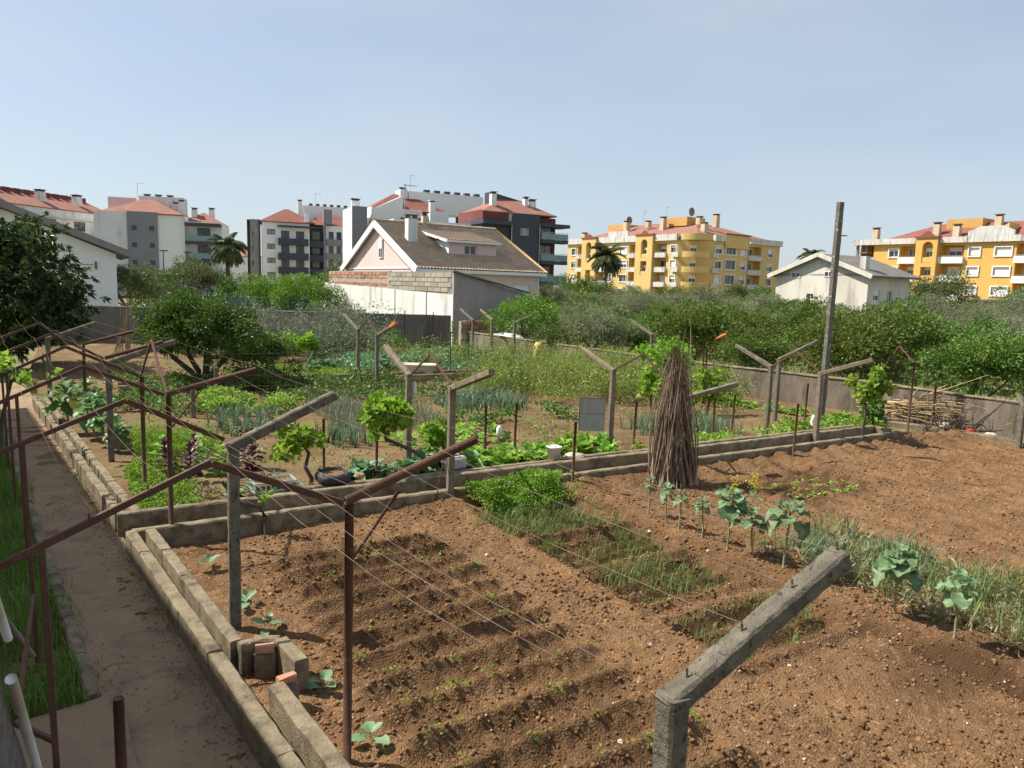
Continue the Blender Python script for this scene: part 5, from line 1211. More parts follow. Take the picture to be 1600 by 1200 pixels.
for k, f_ in enumerate((.12, .42, .72)):
    wire('slack training wire over the path, %s from the ridge' % ['first', 'second', 'third'][k], [(a + (b - a) * f_, v, z0 + (z1 - z0) * f_ + .06) for v, a, z0, b, z1 in FR], .06)
for k, f_ in enumerate((.3, .75)):
    wire('training wire on the left rafters over the path, %s one' % ['upper', 'lower'][k], [(a - .95 * f_, v, z0 - .42 * f_ + .06) for v, a, z0, b, z1 in FR[1:]], .06)
AR = [(2.2, 2.2, 2.06, 3.3, 2.46), (5.28, 1.74, 2.13, 2.84, 2.55), (8.07, 1.40, 2.1, 2.52, 2.5), (11.16, 1.1, 2.15, 2.3, 2.5), (16.7, .58, 2.06, 1.83, 2.44), (24, -.6, 2.0, .6, 2.4)]
for k, f_ in enumerate((.08, .38, .68, .97)):
    wire('training wire along the front left arms, %s from the posts' % ['first', 'second', 'third', 'last'][k], [(a + (b - a) * f_, v, z0 + (z1 - z0) * f_ + .07) for v, a, z0, b, z1 in AR], .05)
for k, f_ in enumerate((.1, .5, .95)):
    wire('wire along the front channel posts, %s on the arm' % ['lowest', 'middle', 'top'][k], [(1.1, 11.16 - f_ * .9, 2.1 + .3 * f_), (5.49, 11.1 - 1.35 * f_, 2.13 + .39 * f_), (10.9, 11.3 - 1.1 * f_, 1.75 + .3 * f_), (15.85, 11.57 - 1.1 * f_, 1.95 + .4 * f_), (20.36, 11.9 - .8 * f_, 2.0 + .3 * f_)], .08)
    wire('wire along the rear channel posts, %s on the arm' % ['lowest', 'middle', 'top'][k], [(1.0, 14.0 + f_, 2.1 + .3 * f_), (5.68, 13.4 + 1.28 * f_, 2.06 + .43 * f_), (10.55, 13.1 + 1.2 * f_, 2.03 + .35 * f_), (16.0, 13.22 + 1.25 * f_, 1.94 + .42 * f_), (19.6, 14.0 + f_, 2.0 + .3 * f_)], .08)
wire('thin wire running low between the stakes of the back plot', [(4.85, 12.98, .7), (5.68, 13.35, .8), (7.47, 13.47, .75), (8.1, 13.32, .75), (10.5, 13.05, .7)], .04)

# ------------------------------------------------------------------ vegetables
def zof(u, v): return float(soil_h(np.array(u), np.array(v)) if v < 11.1 else back_h(np.array(u), np.array(v)))
def rosette(rg, n, L, Wd, h0, h1, el0, el1, curl=.8, ruffle=.05, cup=.3, stalk=.25):
    """leaves spiralling up a stem between h0 and h1; lower ones droop"""
    V = []; F = []; k = 0; az = rg.uniform(0, 6.28)
    for i in range(n):
        f_ = i / max(1, n - 1); s = (1 - .5 * f_ ** 2) * rg.uniform(.75, 1.15)
        v, f = blade_leaf(L * s, Wd * s, curl * rg.uniform(.5, 1.4), ruffle, cup, 9 if L > .25 else 6, 6 if L > .25 else 4, rg.integers(1 << 30), stalk)
        v = xform(v, az, el0 + (el1 - el0) * f_ + rg.normal(0, .15), (0, 0, h0 + (h1 - h0) * f_)); az += 2.4 + rg.normal(0, .25)
        V.append(v); F.append(f + k); k += len(v)
    return np.concatenate(V), np.concatenate(F)
def plant(name, label, cat, u, v, m, ros, stem=None, group=None, z=None, seed=0, lean=.05, flower=0, stemr=.016):
    rg = np.random.default_rng(seed + 50)
    t = thing(name, label, cat, u, v, zof(u, v) if z is None else z, rg.uniform(0, 6.28), group)
    V, F = rosette(rg, *ros); lx, ly = rg.normal(0, lean, 2)
    V = V + np.stack([lx * V[:, 2], ly * V[:, 2], 0 * V[:, 2]], 1)
    link('leaves', mesh_np('leaves', V, F, M[m], True), t)
    if stem:
        mb = MB(); n = 7; mb.tube([(lx * stem * i / n + rg.normal(0, .006), ly * stem * i / n, -.05 + (stem + .05) * i / n) for i in range(n + 1)], [stemr * (1.25 - .35 * i / n) for i in range(n + 1)], 7); mb.build('stem', M['stem'], t, True)
    if flower:
        P = np.array([lx * stem, ly * stem, stem]) + rg.normal(0, 1, (flower, 3)) * np.array([.05, .05, .09]) + np.array([0, 0, .12])
        V, F = leaves(P, rg.normal(0, 1, (flower, 3)), .03, .025, rng=rg); link('flowers', mesh_np('flowers', V, F, M['l_yellow']), t)['kind'] = 'stuff'
    return t
# kale row in the front plot
KR = [(8.29, 9.17, .58, .2), (8.22, 8.64, .62, .24), (8.18, 8.31, .6, .2), (8.24, 7.85, .6, .22), (8.17, 7.3, .82, .34), (8.26, 6.89, .62, .3), (8.25, 6.36, .84, .42), (8.39, 4.84, .72, .36), (8.29, 4.08, .66, .28)]
for i, (u, v, s, L) in enumerate(KR):
    L *= .88 if i < 4 else (.98 if i < 7 else .95)
    plant('kale_plant', '%s tall-stemmed kale counting from the cane bundle in the front plot' % ORD[i], 'kale', u, v, 'l_kale', (13 + (i in (4, 7)) * 8, L, L * .72, s * .8, s * 1.03, -.4, 1.2, 1.1, .12, .35, .25), s, 'tall kale plants in the front row', seed=i, flower=60 if i == 4 else 0, stemr=.012)
t = plant('flowering_kale', 'kale gone to yellow flower behind the front kale row', 'kale', 9.9, 8.4, 'l_kale', (5, .2, .12, .25, .45, .2, 1.0, .6, .05, .3, .2), .5, None, seed=40, flower=150, stemr=.009)
# big kale beside the far channel, one leaf yellow
for i, (u, v, s, L) in enumerate(((.35, 19.3, .95, .5), (-.15, 20.2, 1.15, .55), (.55, 18.4, .75, .4), (.15, 21.6, 1.0, .5), (.75, 17.6, .6, .38))):
    t = plant('kale_plant', '%s of the big kale plants along the far path channel' % ['front broad-leaved one', 'tallest', 'small silvery one', 'rear one', 'lowest one'][i], 'kale', u, v, 'l_kalebig', (16, L, L * .8, s * .6, s, -.3, 1.1, .9, .12, .3, .22), s, 'big kale plants by the path', z=0, seed=60 + i, stemr=.022)
    if i == 1:
        V, F = blade_leaf(.42, .34, 1.0, .04, .3, 6, 4, 5, .2); V = xform(V, 2.6, -.7, (-.12, -.2, .95)); link('leaves', mesh_np('yellow_leaf', V, F, M['l_yellowleaf'], True), t)['label'] = 'yellow withering leaf'
def row_of(name, cat, lab, spots, m, ros, group, seed, stem=None, jit=.08):
    for i, (u, v) in enumerate(spots):
        rg = random.Random(seed + i); f_ = rg.uniform(.8, 1.2); r_ = (ros[0], ros[1] * f_, ros[2] * f_, *ros[3:])
        plant(name, lab % ORD[i], cat, u + rg.uniform(-jit, jit), v + rg.uniform(-jit, jit), m, r_, stem, group, seed=seed + i)
row_of('lettuce', 'lettuce', '%s lettuce from the left in the bright row behind the channel', [(6.7 + .42 * i, 12.75 + .25 * (i % 2)) for i in range(10)], 'l_lett', (20, .44, .3, .02, .22, .65, 1.35, .6, .14, .35, .12), 'lettuces behind the channel', 200)
row_of('lettuce', 'lettuce', '%s lettuce from the left in the second bright row', [(6.8 + .42 * i, 13.3 + .2 * (i % 2)) for i in range(10)], 'l_lett', (18, .42, .28, .02, .22, .65, 1.35, .6, .14, .35, .12), 'lettuces in the second row', 230)
row_of('cabbage', 'cabbage', '%s cabbage from the left behind the tyre planter', [(4.2 + .4 * i, 12.9 + .3 * (i % 3)) for i in range(8)], 'l_cabb', (18, .46, .36, .02, .22, .45, 1.3, .7, .1, .4, .15), 'cabbages behind the tyre planter', 260)
row_of('cabbage', 'cabbage', '%s low cabbage from the left above the green tray', [(2.3 + .45 * i, 13.0 + .15 * (i % 2)) for i in range(3)], 'l_cabb', (9, .32, .26, .02, .1, .15, 1.1, .8, .05, .3, .2), 'low cabbages above the tray', 280)
row_of('brassica', 'brassica', '%s broad-leaved plant from the near end of the row along the right wall', [(20.3 - .09 * i, 12.9 + .42 * i) for i in range(16)], 'l_lett', (12, .34, .26, .02, .15, .35, 1.2, .7, .06, .3, .15), 'leafy row along the right wall', 300)
row_of('broccoli', 'brassica', '%s dark brassica from the left behind the bathtub', [(8.2 + .75 * i, 29 + .9 * (i % 3)) for i in range(12)], 'l_cabb', (12, .5, .36, .05, .35, .2, 1.2, .8, .05, .3, .15), 'dark brassicas behind the bathtub', 330)
row_of('broccoli', 'brassica', '%s dark brassica from the left in the rear row before the grey wall', [(9.5 + .8 * i, 34 + .8 * (i % 2)) for i in range(10)], 'l_cabb', (12, .5, .36, .05, .35, .2, 1.2, .8, .05, .3, .15), 'dark brassicas before the rear wall', 350)
row_of('bush_plant', 'vegetable', '%s low bush from the left in the patch behind the concrete post', [(6.4 + .5 * (i % 6), 15.3 + .6 * (i // 6)) for i in range(18)], 'l_lett', (13, .28, .18, .02, .2, .3, 1.2, .6, .05, .3, .2), 'low bushes behind the post', 370)
row_of('red_lettuce', 'lettuce', '%s purple plant from the left beside the thin red pole', [(1.45, 14.5), (1.9, 14.9), (1.75, 14.3), (2.75, 14.6), (3.0, 14.9)], 'l_red', (26, .24, .15, .05, .75, -.2, 1.2, .5, .07, .3, .1), 'purple leaf plants', 390, jit=.03)
row_of('leafy_bush', 'vegetable', '%s yellow green bush from the left among the purple plants', [(2.1, 15.3), (2.35, 14.7), (1.5, 15.4)], 'l_lett', (30, .26, .18, .05, .7, -.2, 1.2, .6, .05, .3, .2), 'yellow green bushes', 400)
for i, (u, v) in enumerate(((1.4, 9.91), (1.70, 7.82), (1.62, 8.59), (1.87, 6.37), (1.98, 5.38))):
    plant('seedling', '%s young brassica from the far end along the near channel' % ORD[i], 'seedling', u, v, 'l_cabb', (6, .2, .12, .04, .12, .3, 1.1, .6, .03, .25, .3), None, 'young brassicas along the channel', seed=420 + i)
for i in range(40):
    u, v = 11.6 + (i % 14) * .15 + random.uniform(-.05, .05), 8.75 + (i // 14) * .42 + random.uniform(-.04, .04)
    plant('seedling', 'yellowish seedling in the %s short row of the raked plot, %s from the left' % (ORD[i // 14], ORD[i % 14]), 'seedling', u, v, 'l_lett', (5, .11, .06, .01, .04, .3, 1.0, .6, .02, .25, .2), None, 'seedlings in short rows', seed=430 + i)
# sprouting beds
def rows_d(a, per, sharp=3): return lambda u, v: np.exp(-((np.mod(v - a + per / 2, per) - per / 2) / (per / sharp / 2)) ** 2)
for i, (a, b) in enumerate(BEDS):
    n = [3400, 2300, 2300, 1700][i]
    cover('onion_shoots', ['wispy grey green onion shoots beside the parsley', 'onion shoots in the second sunken bed', 'onion shoots in the third sunken bed with dark furrows', 'sparse onion shoots behind the near concrete arm'][i], 'onions',
          'l_onion', int(n * 1.5), 5.6, 7.55, a + .02, b, .2 if i else .25, .1, .007, 'blade', lambda u, v, a=a: rows_d(a + .08, .3)(u, v) * (.25 + .75 * (vnoise(u * 2.2, v * 2.2, 55) > .35)) * (box_mask(u + .3 * fbm(u, v, 2, 2, 5), v, 5.7, 7.4, a + .05, a + 1.6, .08)), zf=soil_h, lean=.35, bend=.5, seed=20 + i)
cover('onion_shoots', 'bluish leek shoots lying in the bed beside the parsley', 'onions', 'l_onion', 450, 5.4, 7.8, 9.1, 10.2, .28, .1, .009, 'blade', zf=soil_h, lean=.8, bend=.9, seed=31)
cover('parsley', 'dense bright green parsley patch in front of the channel', 'herbs', 'l_herb', 24000, 5.6, 7.8, 9.95, 11.02, .27, .05, .032, dens=lambda u, v: sstep(u + .5 * fbm(u, v, 2, 2, 5), 5.6, 5.95) * (1 - sstep(u + .8 * fbm(u, v, 2, 2, 6), 7.2, 7.7)) * sstep(v + .7 * fbm(u, v, 2.2, 2, 7), 10.05, 10.35), zf=soil_h, hv=.75, seed=41)
cover('parsley', 'parsley growing along the far path channel', 'herbs', 'l_herb', 9000, .75, 1.9, 12.3, 15.5, .28, .06, .038, dens=lambda u, v: (u > .72 + (12.5 - v) * .11) * (1 - sstep(u, 1.2 + .1 * (15 - v), 1.8)), zf=back_h, seed=42)
cover('carrot_tops', 'feathery carrot tops beside the path pole', 'vegetable', 'l_herb', 9000, 1.0, 2.6, 16.2, 18.0, .5, .07, .02, zf=back_h, seed=43)
cover('seedling_sprinkle', 'tiny green seedlings sprinkled over the ridged bed', 'seedlings', 'l_herb', 9000, 2.2, 4.6, 2.0, 9.8, .06, .045, .026, dens=lambda u, v: (vnoise(u * 6, v * 6, 8) > .66) * (soil_h(u, v) > .03), zf=soil_h, seed=44)
cover('onion_mass', 'tangle of grey green onion leaves right of the kale row', 'onions', 'l_onion', 3000, 8.7, 11.0, 3.4, 7.4, .36, .1, .012, 'blade', lambda u, v: vnoise(u * 1.5, v * 1.5, 12) * (1 - sstep(u - (7.4 - v) * .12, 10.2, 10.8)), zf=soil_h, lean=.9, bend=.9, seed=45)
cover('leek_tangle', 'blue green leaves lying over at the far end of the onion strip', 'onions', 'l_leek', 1500, 8.9, 10.6, 4.6, 7.3, .36, .1, .014, 'blade', lambda u, v: 1.0 * (vnoise(u * 1.9, v * 1.9, 13) > .45), zf=soil_h, lean=1.0, bend=.9, seed=47)
cover('onion_straw', 'dry pale onion leaves on the soil right of the kale row', 'straw', 'l_dry', 1500, 8.6, 10.8, 3.4, 7.0, .07, .2, .012, zf=soil_h, seed=46)
for i in range(20):
    rg = np.random.default_rng(700 + i); u, v = 9.0 + rg.uniform(0, 1.6), 3.3 + .15 * i
    t = thing('onion_plant', 'upright green onion plant right of the kale row, %s from the viewer' % ORD[i], 'onion', u, v, zof(u, v), 0, 'onion plants right of the kale'); n = 9
    V, F = blades(rg.normal(0, .012, (n, 3)) * np.array([1, 1, 0]), .5 * rg.uniform(.6, 1.1, n), .016, .45, rg, .6); link('leaves', mesh_np('leaves', V, F, M['l_leek' if i % 2 else 'l_onion']), t)
for u0, u1, v0, v1, n, lab in ((9.6, 12.2, 19.0, 21.4, 1500, 'blue green leek bed in front of the seeding weeds'), (3.0, 4.6, 18.0, 20.4, 900, 'leek bed above the arm of the near concrete post'), (4.9, 5.8, 16.0, 17.6, 420, 'short leek row behind the rusty stake'), (12.9, 15.6, 13.6, 15.6, 2200, 'bed of upright green onions right of the cane bundle')):
    cover('leek_bed', lab, 'leeks', 'l_leek', int(n * .8), u0, u1, v0, v1, .55, .1, .028 if n < 2000 else .014, 'blade', lambda u, v: .3 + .7 * (vnoise(u * 3, v * 3, 6) > .4), zf=back_h, lean=.4, bend=.5, hv=.25, seed=50 + n % 7, clump=.32 if n < 2000 else .16)
cover('garlic_bed', 'grey green garlic leaves behind the vine', 'garlic', 'l_silver', 2600, 5.8, 8.8, 17.6, 21.4, .45, .1, .014, 'blade', zf=back_h, lean=.5, bend=.6, seed=57)
cover('seeding_weeds', 'tall yellow green seeding brassica filling the middle of the back plot', 'weeds', 'l_weed', 68000, 11.5, 20.2, 17.2, 33, .9, .12, .045, dens=lambda u, v: sstep(v + .5 * u + 1.5 * fbm(u, v, .8, 2, 60), 25.5, 27) * (1 - .8 * sstep(v, 24.6, 25.6)) * sstep(vnoise(u * .9, v * .9, 3), .32, .62)* (1 - box_mask(u, v, 10.3, 13.4, 23.2, 28.6, .3)), zf=back_h, hv=.75, seed=58)
cover('seeding_stalks', 'thin pale stalks among the seeding brassica', 'weeds', 'l_weed', 6500, 11.5, 20.2, 18, 33, 1.35, .1, .012, 'blade', lambda u, v: sstep(v + .5 * u, 26, 28.5) * (1 - .8 * sstep(v, 24.6, 25.6))* (1 - box_mask(u, v, 10.3, 13.4, 23.2, 28.6, .3)), zf=back_h, lean=.25, bend=.2, seed=59)
cover('green_bed', 'fresh green bed behind the low channel', 'vegetable', 'l_herb', 9000, 5.0, 9.4, 27.0, 30.5, .3, .09, .05, zf=back_h, hv=.3, seed=60)
cover('silver_shrubs', 'silvery flowering mass in front of the rear wall', 'shrubs', 'l_silver', 30000, 5.0, 13.6, 33, 40.5, 2.0, .16, .05, dens=lambda u, v: .2 + .8 * vnoise(u * .8, v * .8, 16), zf=back_h, hv=.55, seed=61)
cover('shrub_mass', 'dark green undergrowth before the rear wall', 'shrubs', 'l_mid', 9000, 4.5, 16, 37, 41.5, .8, .2, .1, zf=back_h, hv=.6, seed=62)
cover('weeds', 'scattered low weeds on the back plot soil', 'weeds', 'l_weed', 42000, 1.0, 20, 12.2, 36, .22, .09, .045, dens=lambda u, v: (vnoise(u * .9, v * .9, 30) > .56) * .6, zf=back_h, seed=63)
cover('low_greens', 'low leafy plants along the low back channel', 'vegetable', 'l_mid', 9000, 3.5, 19, 24.9, 26.0, .45, .12, .07, dens=lambda u, v: (vnoise(u * .9, v * .5, 40) * 1.2 - .15)* (1 - box_mask(u, v, 10.3, 13.4, 23.2, 28.6, .3)), zf=back_h, hv=.7, seed=64)
cover('low_greens', 'leafy greens below the onion bed beside the channel', 'vegetable', 'l_lett', 3500, 11.0, 17.5, 12.1, 12.9, .3, .1, .07, dens=lambda u, v: vnoise(u * 1.3, v, 42) * 1.3 - .25, zf=back_h, hv=.7, seed=65)
cover('low_greens', 'low green plants beneath the post below the tall pole', 'vegetable', 'l_herb', 3000, 16.5, 20, 12.2, 13.6, .28, .1, .06, dens=lambda u, v: vnoise(u * 1.5, v * 1.5, 44), zf=back_h, seed=66)
cover('straw_mulch', 'pale straw mulch around the parsley by the path', 'straw', 'l_dry', 2600, 1.0, 3.2, 13.0, 17, .05, .22, .014, dens=lambda u, v: (vnoise(u * 1.2, v * 1.2, 46) > .45) * .7, zf=back_h, seed=67)
cover('litter', 'brown plant litter along the foot of the near channel', 'litter', 'l_dry', 260, .9, 1.5, 4, 10.5, .03, .06, .02, dens=lambda u, v: (np.abs(u - chan_u(v) + .06) < .06) * 1.0, zf=lambda u, v: 0 * u + .03, seed=68)

cover('green_undergrowth', 'darker green leaves among the seeding brassica', 'weeds', 'l_mid', 16000, 11.5, 20.2, 17.2, 33, .7, .12, .06, dens=lambda u, v: sstep(v + .5 * u, 25.8, 27.5) * (vnoise(u * .8 + 9, v * .8, 90) > .5) * (1 - box_mask(u, v, 10.3, 13.4, 23.2, 28.6, .3)), zf=back_h, hv=.8, seed=80)
cover('bean_bed', 'leafy green bed between leeks and vine on the left', 'vegetable', 'l_lett', 6000, 3.0, 5.6, 20.8, 23.5, .4, .12, .08, dens=lambda u, v: 1.0 * (vnoise(u * 1.4, v * 1.4, 71) > .5), zf=back_h, hv=.6, seed=70)
cover('bean_bed', 'mid green vegetable rows left of the bathtub', 'vegetable', 'l_mid', 6500, 5.5, 11, 21.8, 24.8, .4, .12, .08, dens=lambda u, v: rows_d(22, .8, 2)(u, v)* (1 - box_mask(u, v, 10.3, 13.4, 23.2, 28.6, .3)), zf=back_h, hv=.5, seed=71)
cover('bean_bed', 'green potato rows behind the lettuce rows', 'vegetable', 'l_mid', 7000, 8.8, 12.5, 15.0, 18.2, .3, .11, .07, dens=lambda u, v: rows_d(15.2, .75, 2)(u, v) * (vnoise(u * .8, v * .8, 75) > .52), zf=back_h, hv=.5, seed=72)
cover('bean_bed', 'leafy growth under the large orange tree', 'vegetable', 'l_mid', 9000, 1.5, 7, 24, 30, .4, .12, .07, dens=lambda u, v: (vnoise(u * .7, v * .7, 76) > .54) * .9, zf=back_h, hv=.6, seed=73)
cover('bean_bed', 'dull greens between the low channel and the dark brassicas', 'vegetable', 'l_cabb', 12000, 9.5, 18, 27, 34, .5, .16, .1, dens=lambda u, v: (vnoise(u * .7, v * .7, 77) > .5) * .9* (1 - box_mask(u, v, 10.3, 13.4, 23.2, 28.6, .3)), zf=back_h, hv=.6, seed=74)
cover('bean_bed', 'greens beside the shaded end of the path channel', 'vegetable', 'l_mid', 6000, -.4, 3.5, 21, 28, .35, .12, .07, dens=lambda u, v: (vnoise(u * .9, v * .9, 78) > .52) * (u > chan_u(v) + .5), zf=back_h, hv=.6, seed=75)

# ------------------------------------------------------------------ vines
def vine(label, u, v, h, r, n, pts, L=.15, m='l_vine', flat=.75, seed=0, off=(0, 0)):
    rg = np.random.default_rng(seed + 800); t = thing('grape_vine', label, 'vine', u, v)
    mb = MB(); mb.tube(pts, [.045 - .02 * i / len(pts) for i in range(len(pts))], 7); mb.build('trunk', M['bark'], t, True)
    n = int(n * 1.7); nc = 11; C = rg.normal(0, 1, (nc, 3)) * np.array([r * .55, r * .55, r * flat * .5]) + np.array([off[0], off[1], h])
    k = rg.integers(0, nc, n); nn = unit(rg.normal(size=(n, 3))); P = C[k] + nn * r * .45 * rg.uniform(.3, 1, (n, 1))
    D = nn * .8 + rg.normal(0, .5, (n, 3)) + np.array([0, 0, -.35]); V, F = lobed(P, D, L * rg.uniform(.55, 1.15, n), rg); link('foliage', mesh_np('foliage', V, F, M[m]), t)
    sh = MB()
    for i in range(6): e = C[i] + rg.normal(0, .1, 3); sh.tube([pts[-1], Vector(pts[-1]).lerp(Vector(e), .5) + Vector((0, 0, .05)), e], [.012, .008, .004], 4)
    sh.build('shoot', M['bark'], t); return t
vine('grape vine with leafy head left of the rusty stake', 3.3, 13.0, 1.02, .38, 190, [(.25, -.15, -.1), (.3, -.1, .25), (.2, -.05, .45), (.28, 0, .7), (.1, 0, .95)], seed=1)
vine('full grape vine on the thick curved trunk behind the pipe arm', 4.85, 12.75, 1.42, .5, 420, [(.75, -.6, -.1), (.72, -.5, .35), (.65, -.4, .62), (.35, -.2, .78), (.1, 0, .9), (0, 0, 1.2)], seed=2)
vine('small grape vine between the two concrete posts', 6.35, 13.4, .78, .3, 130, [(-.05, -.4, -.1), (-.1, -.3, .25), (.1, -.1, .4), (.05, 0, .6)], seed=3)
vine('glowing yellow green vine right of the tall pole', 17.6, 11.5, 1.5, .42, 330, [(-.15, -.1, -.1), (.05, 0, .4), (.1, 0, .8), (0, 0, 1.2)], seed=4)
vine('vine behind the cane bundle, right side', 16.8, 16.2, 1.0, .55, 380, [(0, 0, -.1), (.1, 0, .5), (0, 0, .9)], seed=5)
vine('tall vine behind the cane bundle by the wall', 18.6, 20.0, 1.5, .75, 520, [(0, 0, -.1), (.1, 0, .7), (0, 0, 1.2)], seed=6)
vine('vine left of the cane bundle behind the weeds', 15.2, 16.9, .95, .5, 300, [(0, 0, -.1), (-.1, 0, .5), (0, 0, .8)], seed=7)
vine('distant vine above the green bed', 8.6, 30.4, 1.15, .5, 330, [(-1.3, -3.0, .0), (-1.1, -2.6, .35), (-.9, -2.0, .45), (-.2, -.5, .8), (0, 0, 1.0)], seed=8)
vine('vine shoot hanging over the path frames at the left edge', -1.0, 13.9, 2.35, .24, 26, [(-.6, .2, -.1), (-.6, .1, 1.2), (-.3, 0, 2.2)], .12, seed=9)
vine('low vine shoots beside the path at the left edge', -.85, 17.2, 1.7, .26, 34, [(-.5, .2, -.1), (-.4, .1, .9), (-.2, 0, 1.7)], .13, seed=10)
vine('dark vine trunk climbing from the channel beneath the near post arm', 2.35, 10.95, .62, .10, 8, [(0, 0, -.1), (.02, .02, .25), (-.05, .1, .42), (-.35, .3, .5), (-.5, .5, .75)], .1, seed=11)
vine('leafy vine below the citrus bush', 6.5, 27.5, 1.5, .4, 90, [(.2, -1.2, 0), (.0, -1.0, .4), (-.5, -.5, .7), (-.3, -.2, 1.2)], seed=12)
vine('vine at the foot of the woodpile wall', 19.4, 12.3, .7, .4, 160, [(0, 0, -.1), (0, .1, .5)], m='l_mid', seed=13)

# ------------------------------------------------------------------ canes and woodpile
def cane_mesh(L, r, bend, m, seed, n=9):
    rg = random.Random(seed); mb = MB(); P = [(bend * math.sin(math.pi * i / n) + rg.uniform(-.008, .008), rg.uniform(-.008, .008), L * i / n) for i in range(n + 1)]
    mb.tube(P, [r * (1 - .7 * i / n) for i in range(n + 1)], 6); return mb.mesh('cane', M[m], True)
CM = [cane_mesh(1, 1, 0, 'cane', 0)]
CM = [cane_mesh(2.9, .013, .04 + .03 * i, 'cane', i) for i in range(6)]
def put_cane(parent, me, a, b, name='cane'):
    a, b = Vector(a), Vector(b); o = link(name, me, parent, a); d = b - a
    o.rotation_mode = 'QUATERNION'; o.rotation_quaternion = d.to_track_quat('Z', 'Y') @ Matrix.Rotation(random.uniform(0, 6.28), 4, 'Z').to_quaternion()
    s = d.length / 2.9; o.scale = (random.uniform(.75, 1.25),) * 2 + (s,); return o
t = thing('cane_bundle', 'tall cone of dry canes tied together beside the channel', 'canes', 10.2, 10.62, .02)
random.seed(3)
for i in range(200):
    a = random.uniform(0, 6.283)
    da = (a + .35 + math.pi) % 6.283 - math.pi
    if -.0 < da < .42 and random.random() < .92: continue
    rr = random.uniform(.72, 1.0) if random.random() < .8 else random.uniform(.3, .7)
    bx, by = .57 * rr * math.cos(a), .44 * rr * math.sin(a)
    ta = a + random.uniform(-1.0, 1.0) + 2.6 * (random.random() < .2); tr = random.uniform(.02, .24)
    L = random.uniform(2.0, 2.75)
    put_cane(t, random.choice(CM), (bx, by, -.03), (tr * math.cos(ta) - .05, tr * math.sin(ta), L))
for i in range(5): put_cane(t, CM[i], (random.uniform(-.3, .3), random.uniform(-.2, .2), 0), (random.uniform(-.02, .25), random.uniform(-.1, .1), 2.75 + .16 * i))
mb = MB(); mb.tube([(.22 * math.cos(k * .5), .2 * math.sin(k * .5), 1.95) for k in range(14)], .008, 4); mb.build('binding', M['black'], t)
CP = [cane_mesh(2.9, .016, .03, 'cane2', 20 + i) for i in range(4)]; CB = [cane_mesh(2.9, .014, .22, 'bark', 30 + i) for i in range(4)]
t = thing('woodpile', 'heap of pale canes and dark vine prunings against the right wall', 'woodpile', 21.3, 12.0, .0)
for i in range(85):
    y0 = random.uniform(.9, 2.2); z = random.uniform(.1, .55) + (.25 - .2 * abs(y0 - 1.2)); 
    a = Vector((random.uniform(-.25, .55), y0, max(.05, z - .12))); b = a + Vector((random.uniform(-.35, .35), random.uniform(-2.2, -1.4), random.uniform(-.05, .45)))
    put_cane(t, random.choice(CP), a, b)
for i in range(75):
    y = random.uniform(-.9, .5); a = Vector((random.uniform(-.35, .2), y, .02)); b = Vector((random.uniform(.0, .7), y + random.uniform(-.5, .6), random.uniform(.5, 1.1)))
    put_cane(t, random.choice(CB), a, b, 'branch')
for i in range(24):
    a = Vector((random.uniform(-.2, .5), random.uniform(-.8, .6), random.uniform(.7, .9))); b = a + Vector((random.uniform(-.4, .4), random.uniform(-.9, .9), random.uniform(-.1, .5))); put_cane(t, random.choice(CB + CP), a, b, 'branch')
put_cane(t, CP[0], (.1, .6, .75), (.5, -1.4, 1.75)); put_cane(t, CP[1], (.1, .4, .7), (.5, -1.2, 1.55)); put_cane(t, CB[1], (.2, 1.2, .6), (.5, .9, 1.3), 'branch'); put_cane(t, CB[2], (.2, 1.6, .5), (.55, 2.0, 1.25), 'branch')
def lump(name, label, cat, u, v, z, s, m, seed, group=None):
    rg = np.random.default_rng(seed); mb = MB(); V = []; F = []; nu, nv = 9, 6
    for j in range(nv + 1):
        for i in range(nu):
            th, ph = 2 * math.pi * i / nu, math.pi * j / nv; q = 1 + rg.normal(0, .13); V.append((s[0] * q * math.sin(ph) * math.cos(th), s[1] * q * math.sin(ph) * math.sin(th), s[2] * (q * math.cos(ph) + .8)))
    for j in range(nv):
        for i in range(nu): F.append([j * nu + i, j * nu + (i + 1) % nu, (j + 1) * nu + (i + 1) % nu, (j + 1) * nu + i])
    mb.add(V, F); o = mb.build(name, M[m]); o.location = W(u, v, z); o.rotation_euler = (0, 0, rg.uniform(0, 6.28)); return tag(o, label, cat, group)
lump('stone', 'pale stone at the foot of the woodpile, larger one', 'stone', 21.25, 11.35, .1, (.16, .13, .12), 'pebble', 1); lump('stone', 'pale stone leaning above the other by the woodpile', 'stone', 21.4, 11.6, .15, (.13, .12, .13), 'pebble', 2)
lump('plastic_bag', 'red plastic bag beside the woodpile stones', 'bag', 21.55, 10.85, .08, (.15, .1, .07), 'red', 3); lump('cardboard', 'crumpled pale cardboard at the end of the woodpile', 'litter', 21.6, 10.3, .08, (.16, .12, .06), 'pebble', 4)
lump('stone', 'brown rounded stone beside the tyre planter', 'stone', 4.3, 12.35, .3, (.11, .09, .07), 'straw', 5); lump('cement_bag', 'hardened pale cement bag on the channel beside the white bucket', 'bag', 8.75, 12.0, .3, (.26, .14, .08), 'pebble', 6)
lump('plastic_bag', 'white plastic bag hanging on the post across the channel', 'bag', 5.78, 13.36, 1.62, (.05, .04, .13), 'white', 7); lump('plastic_bag', 'white plastic bag tied to the post below the tall pole', 'bag', 15.95, 11.75, .55, (.07, .06, .14), 'white', 8)
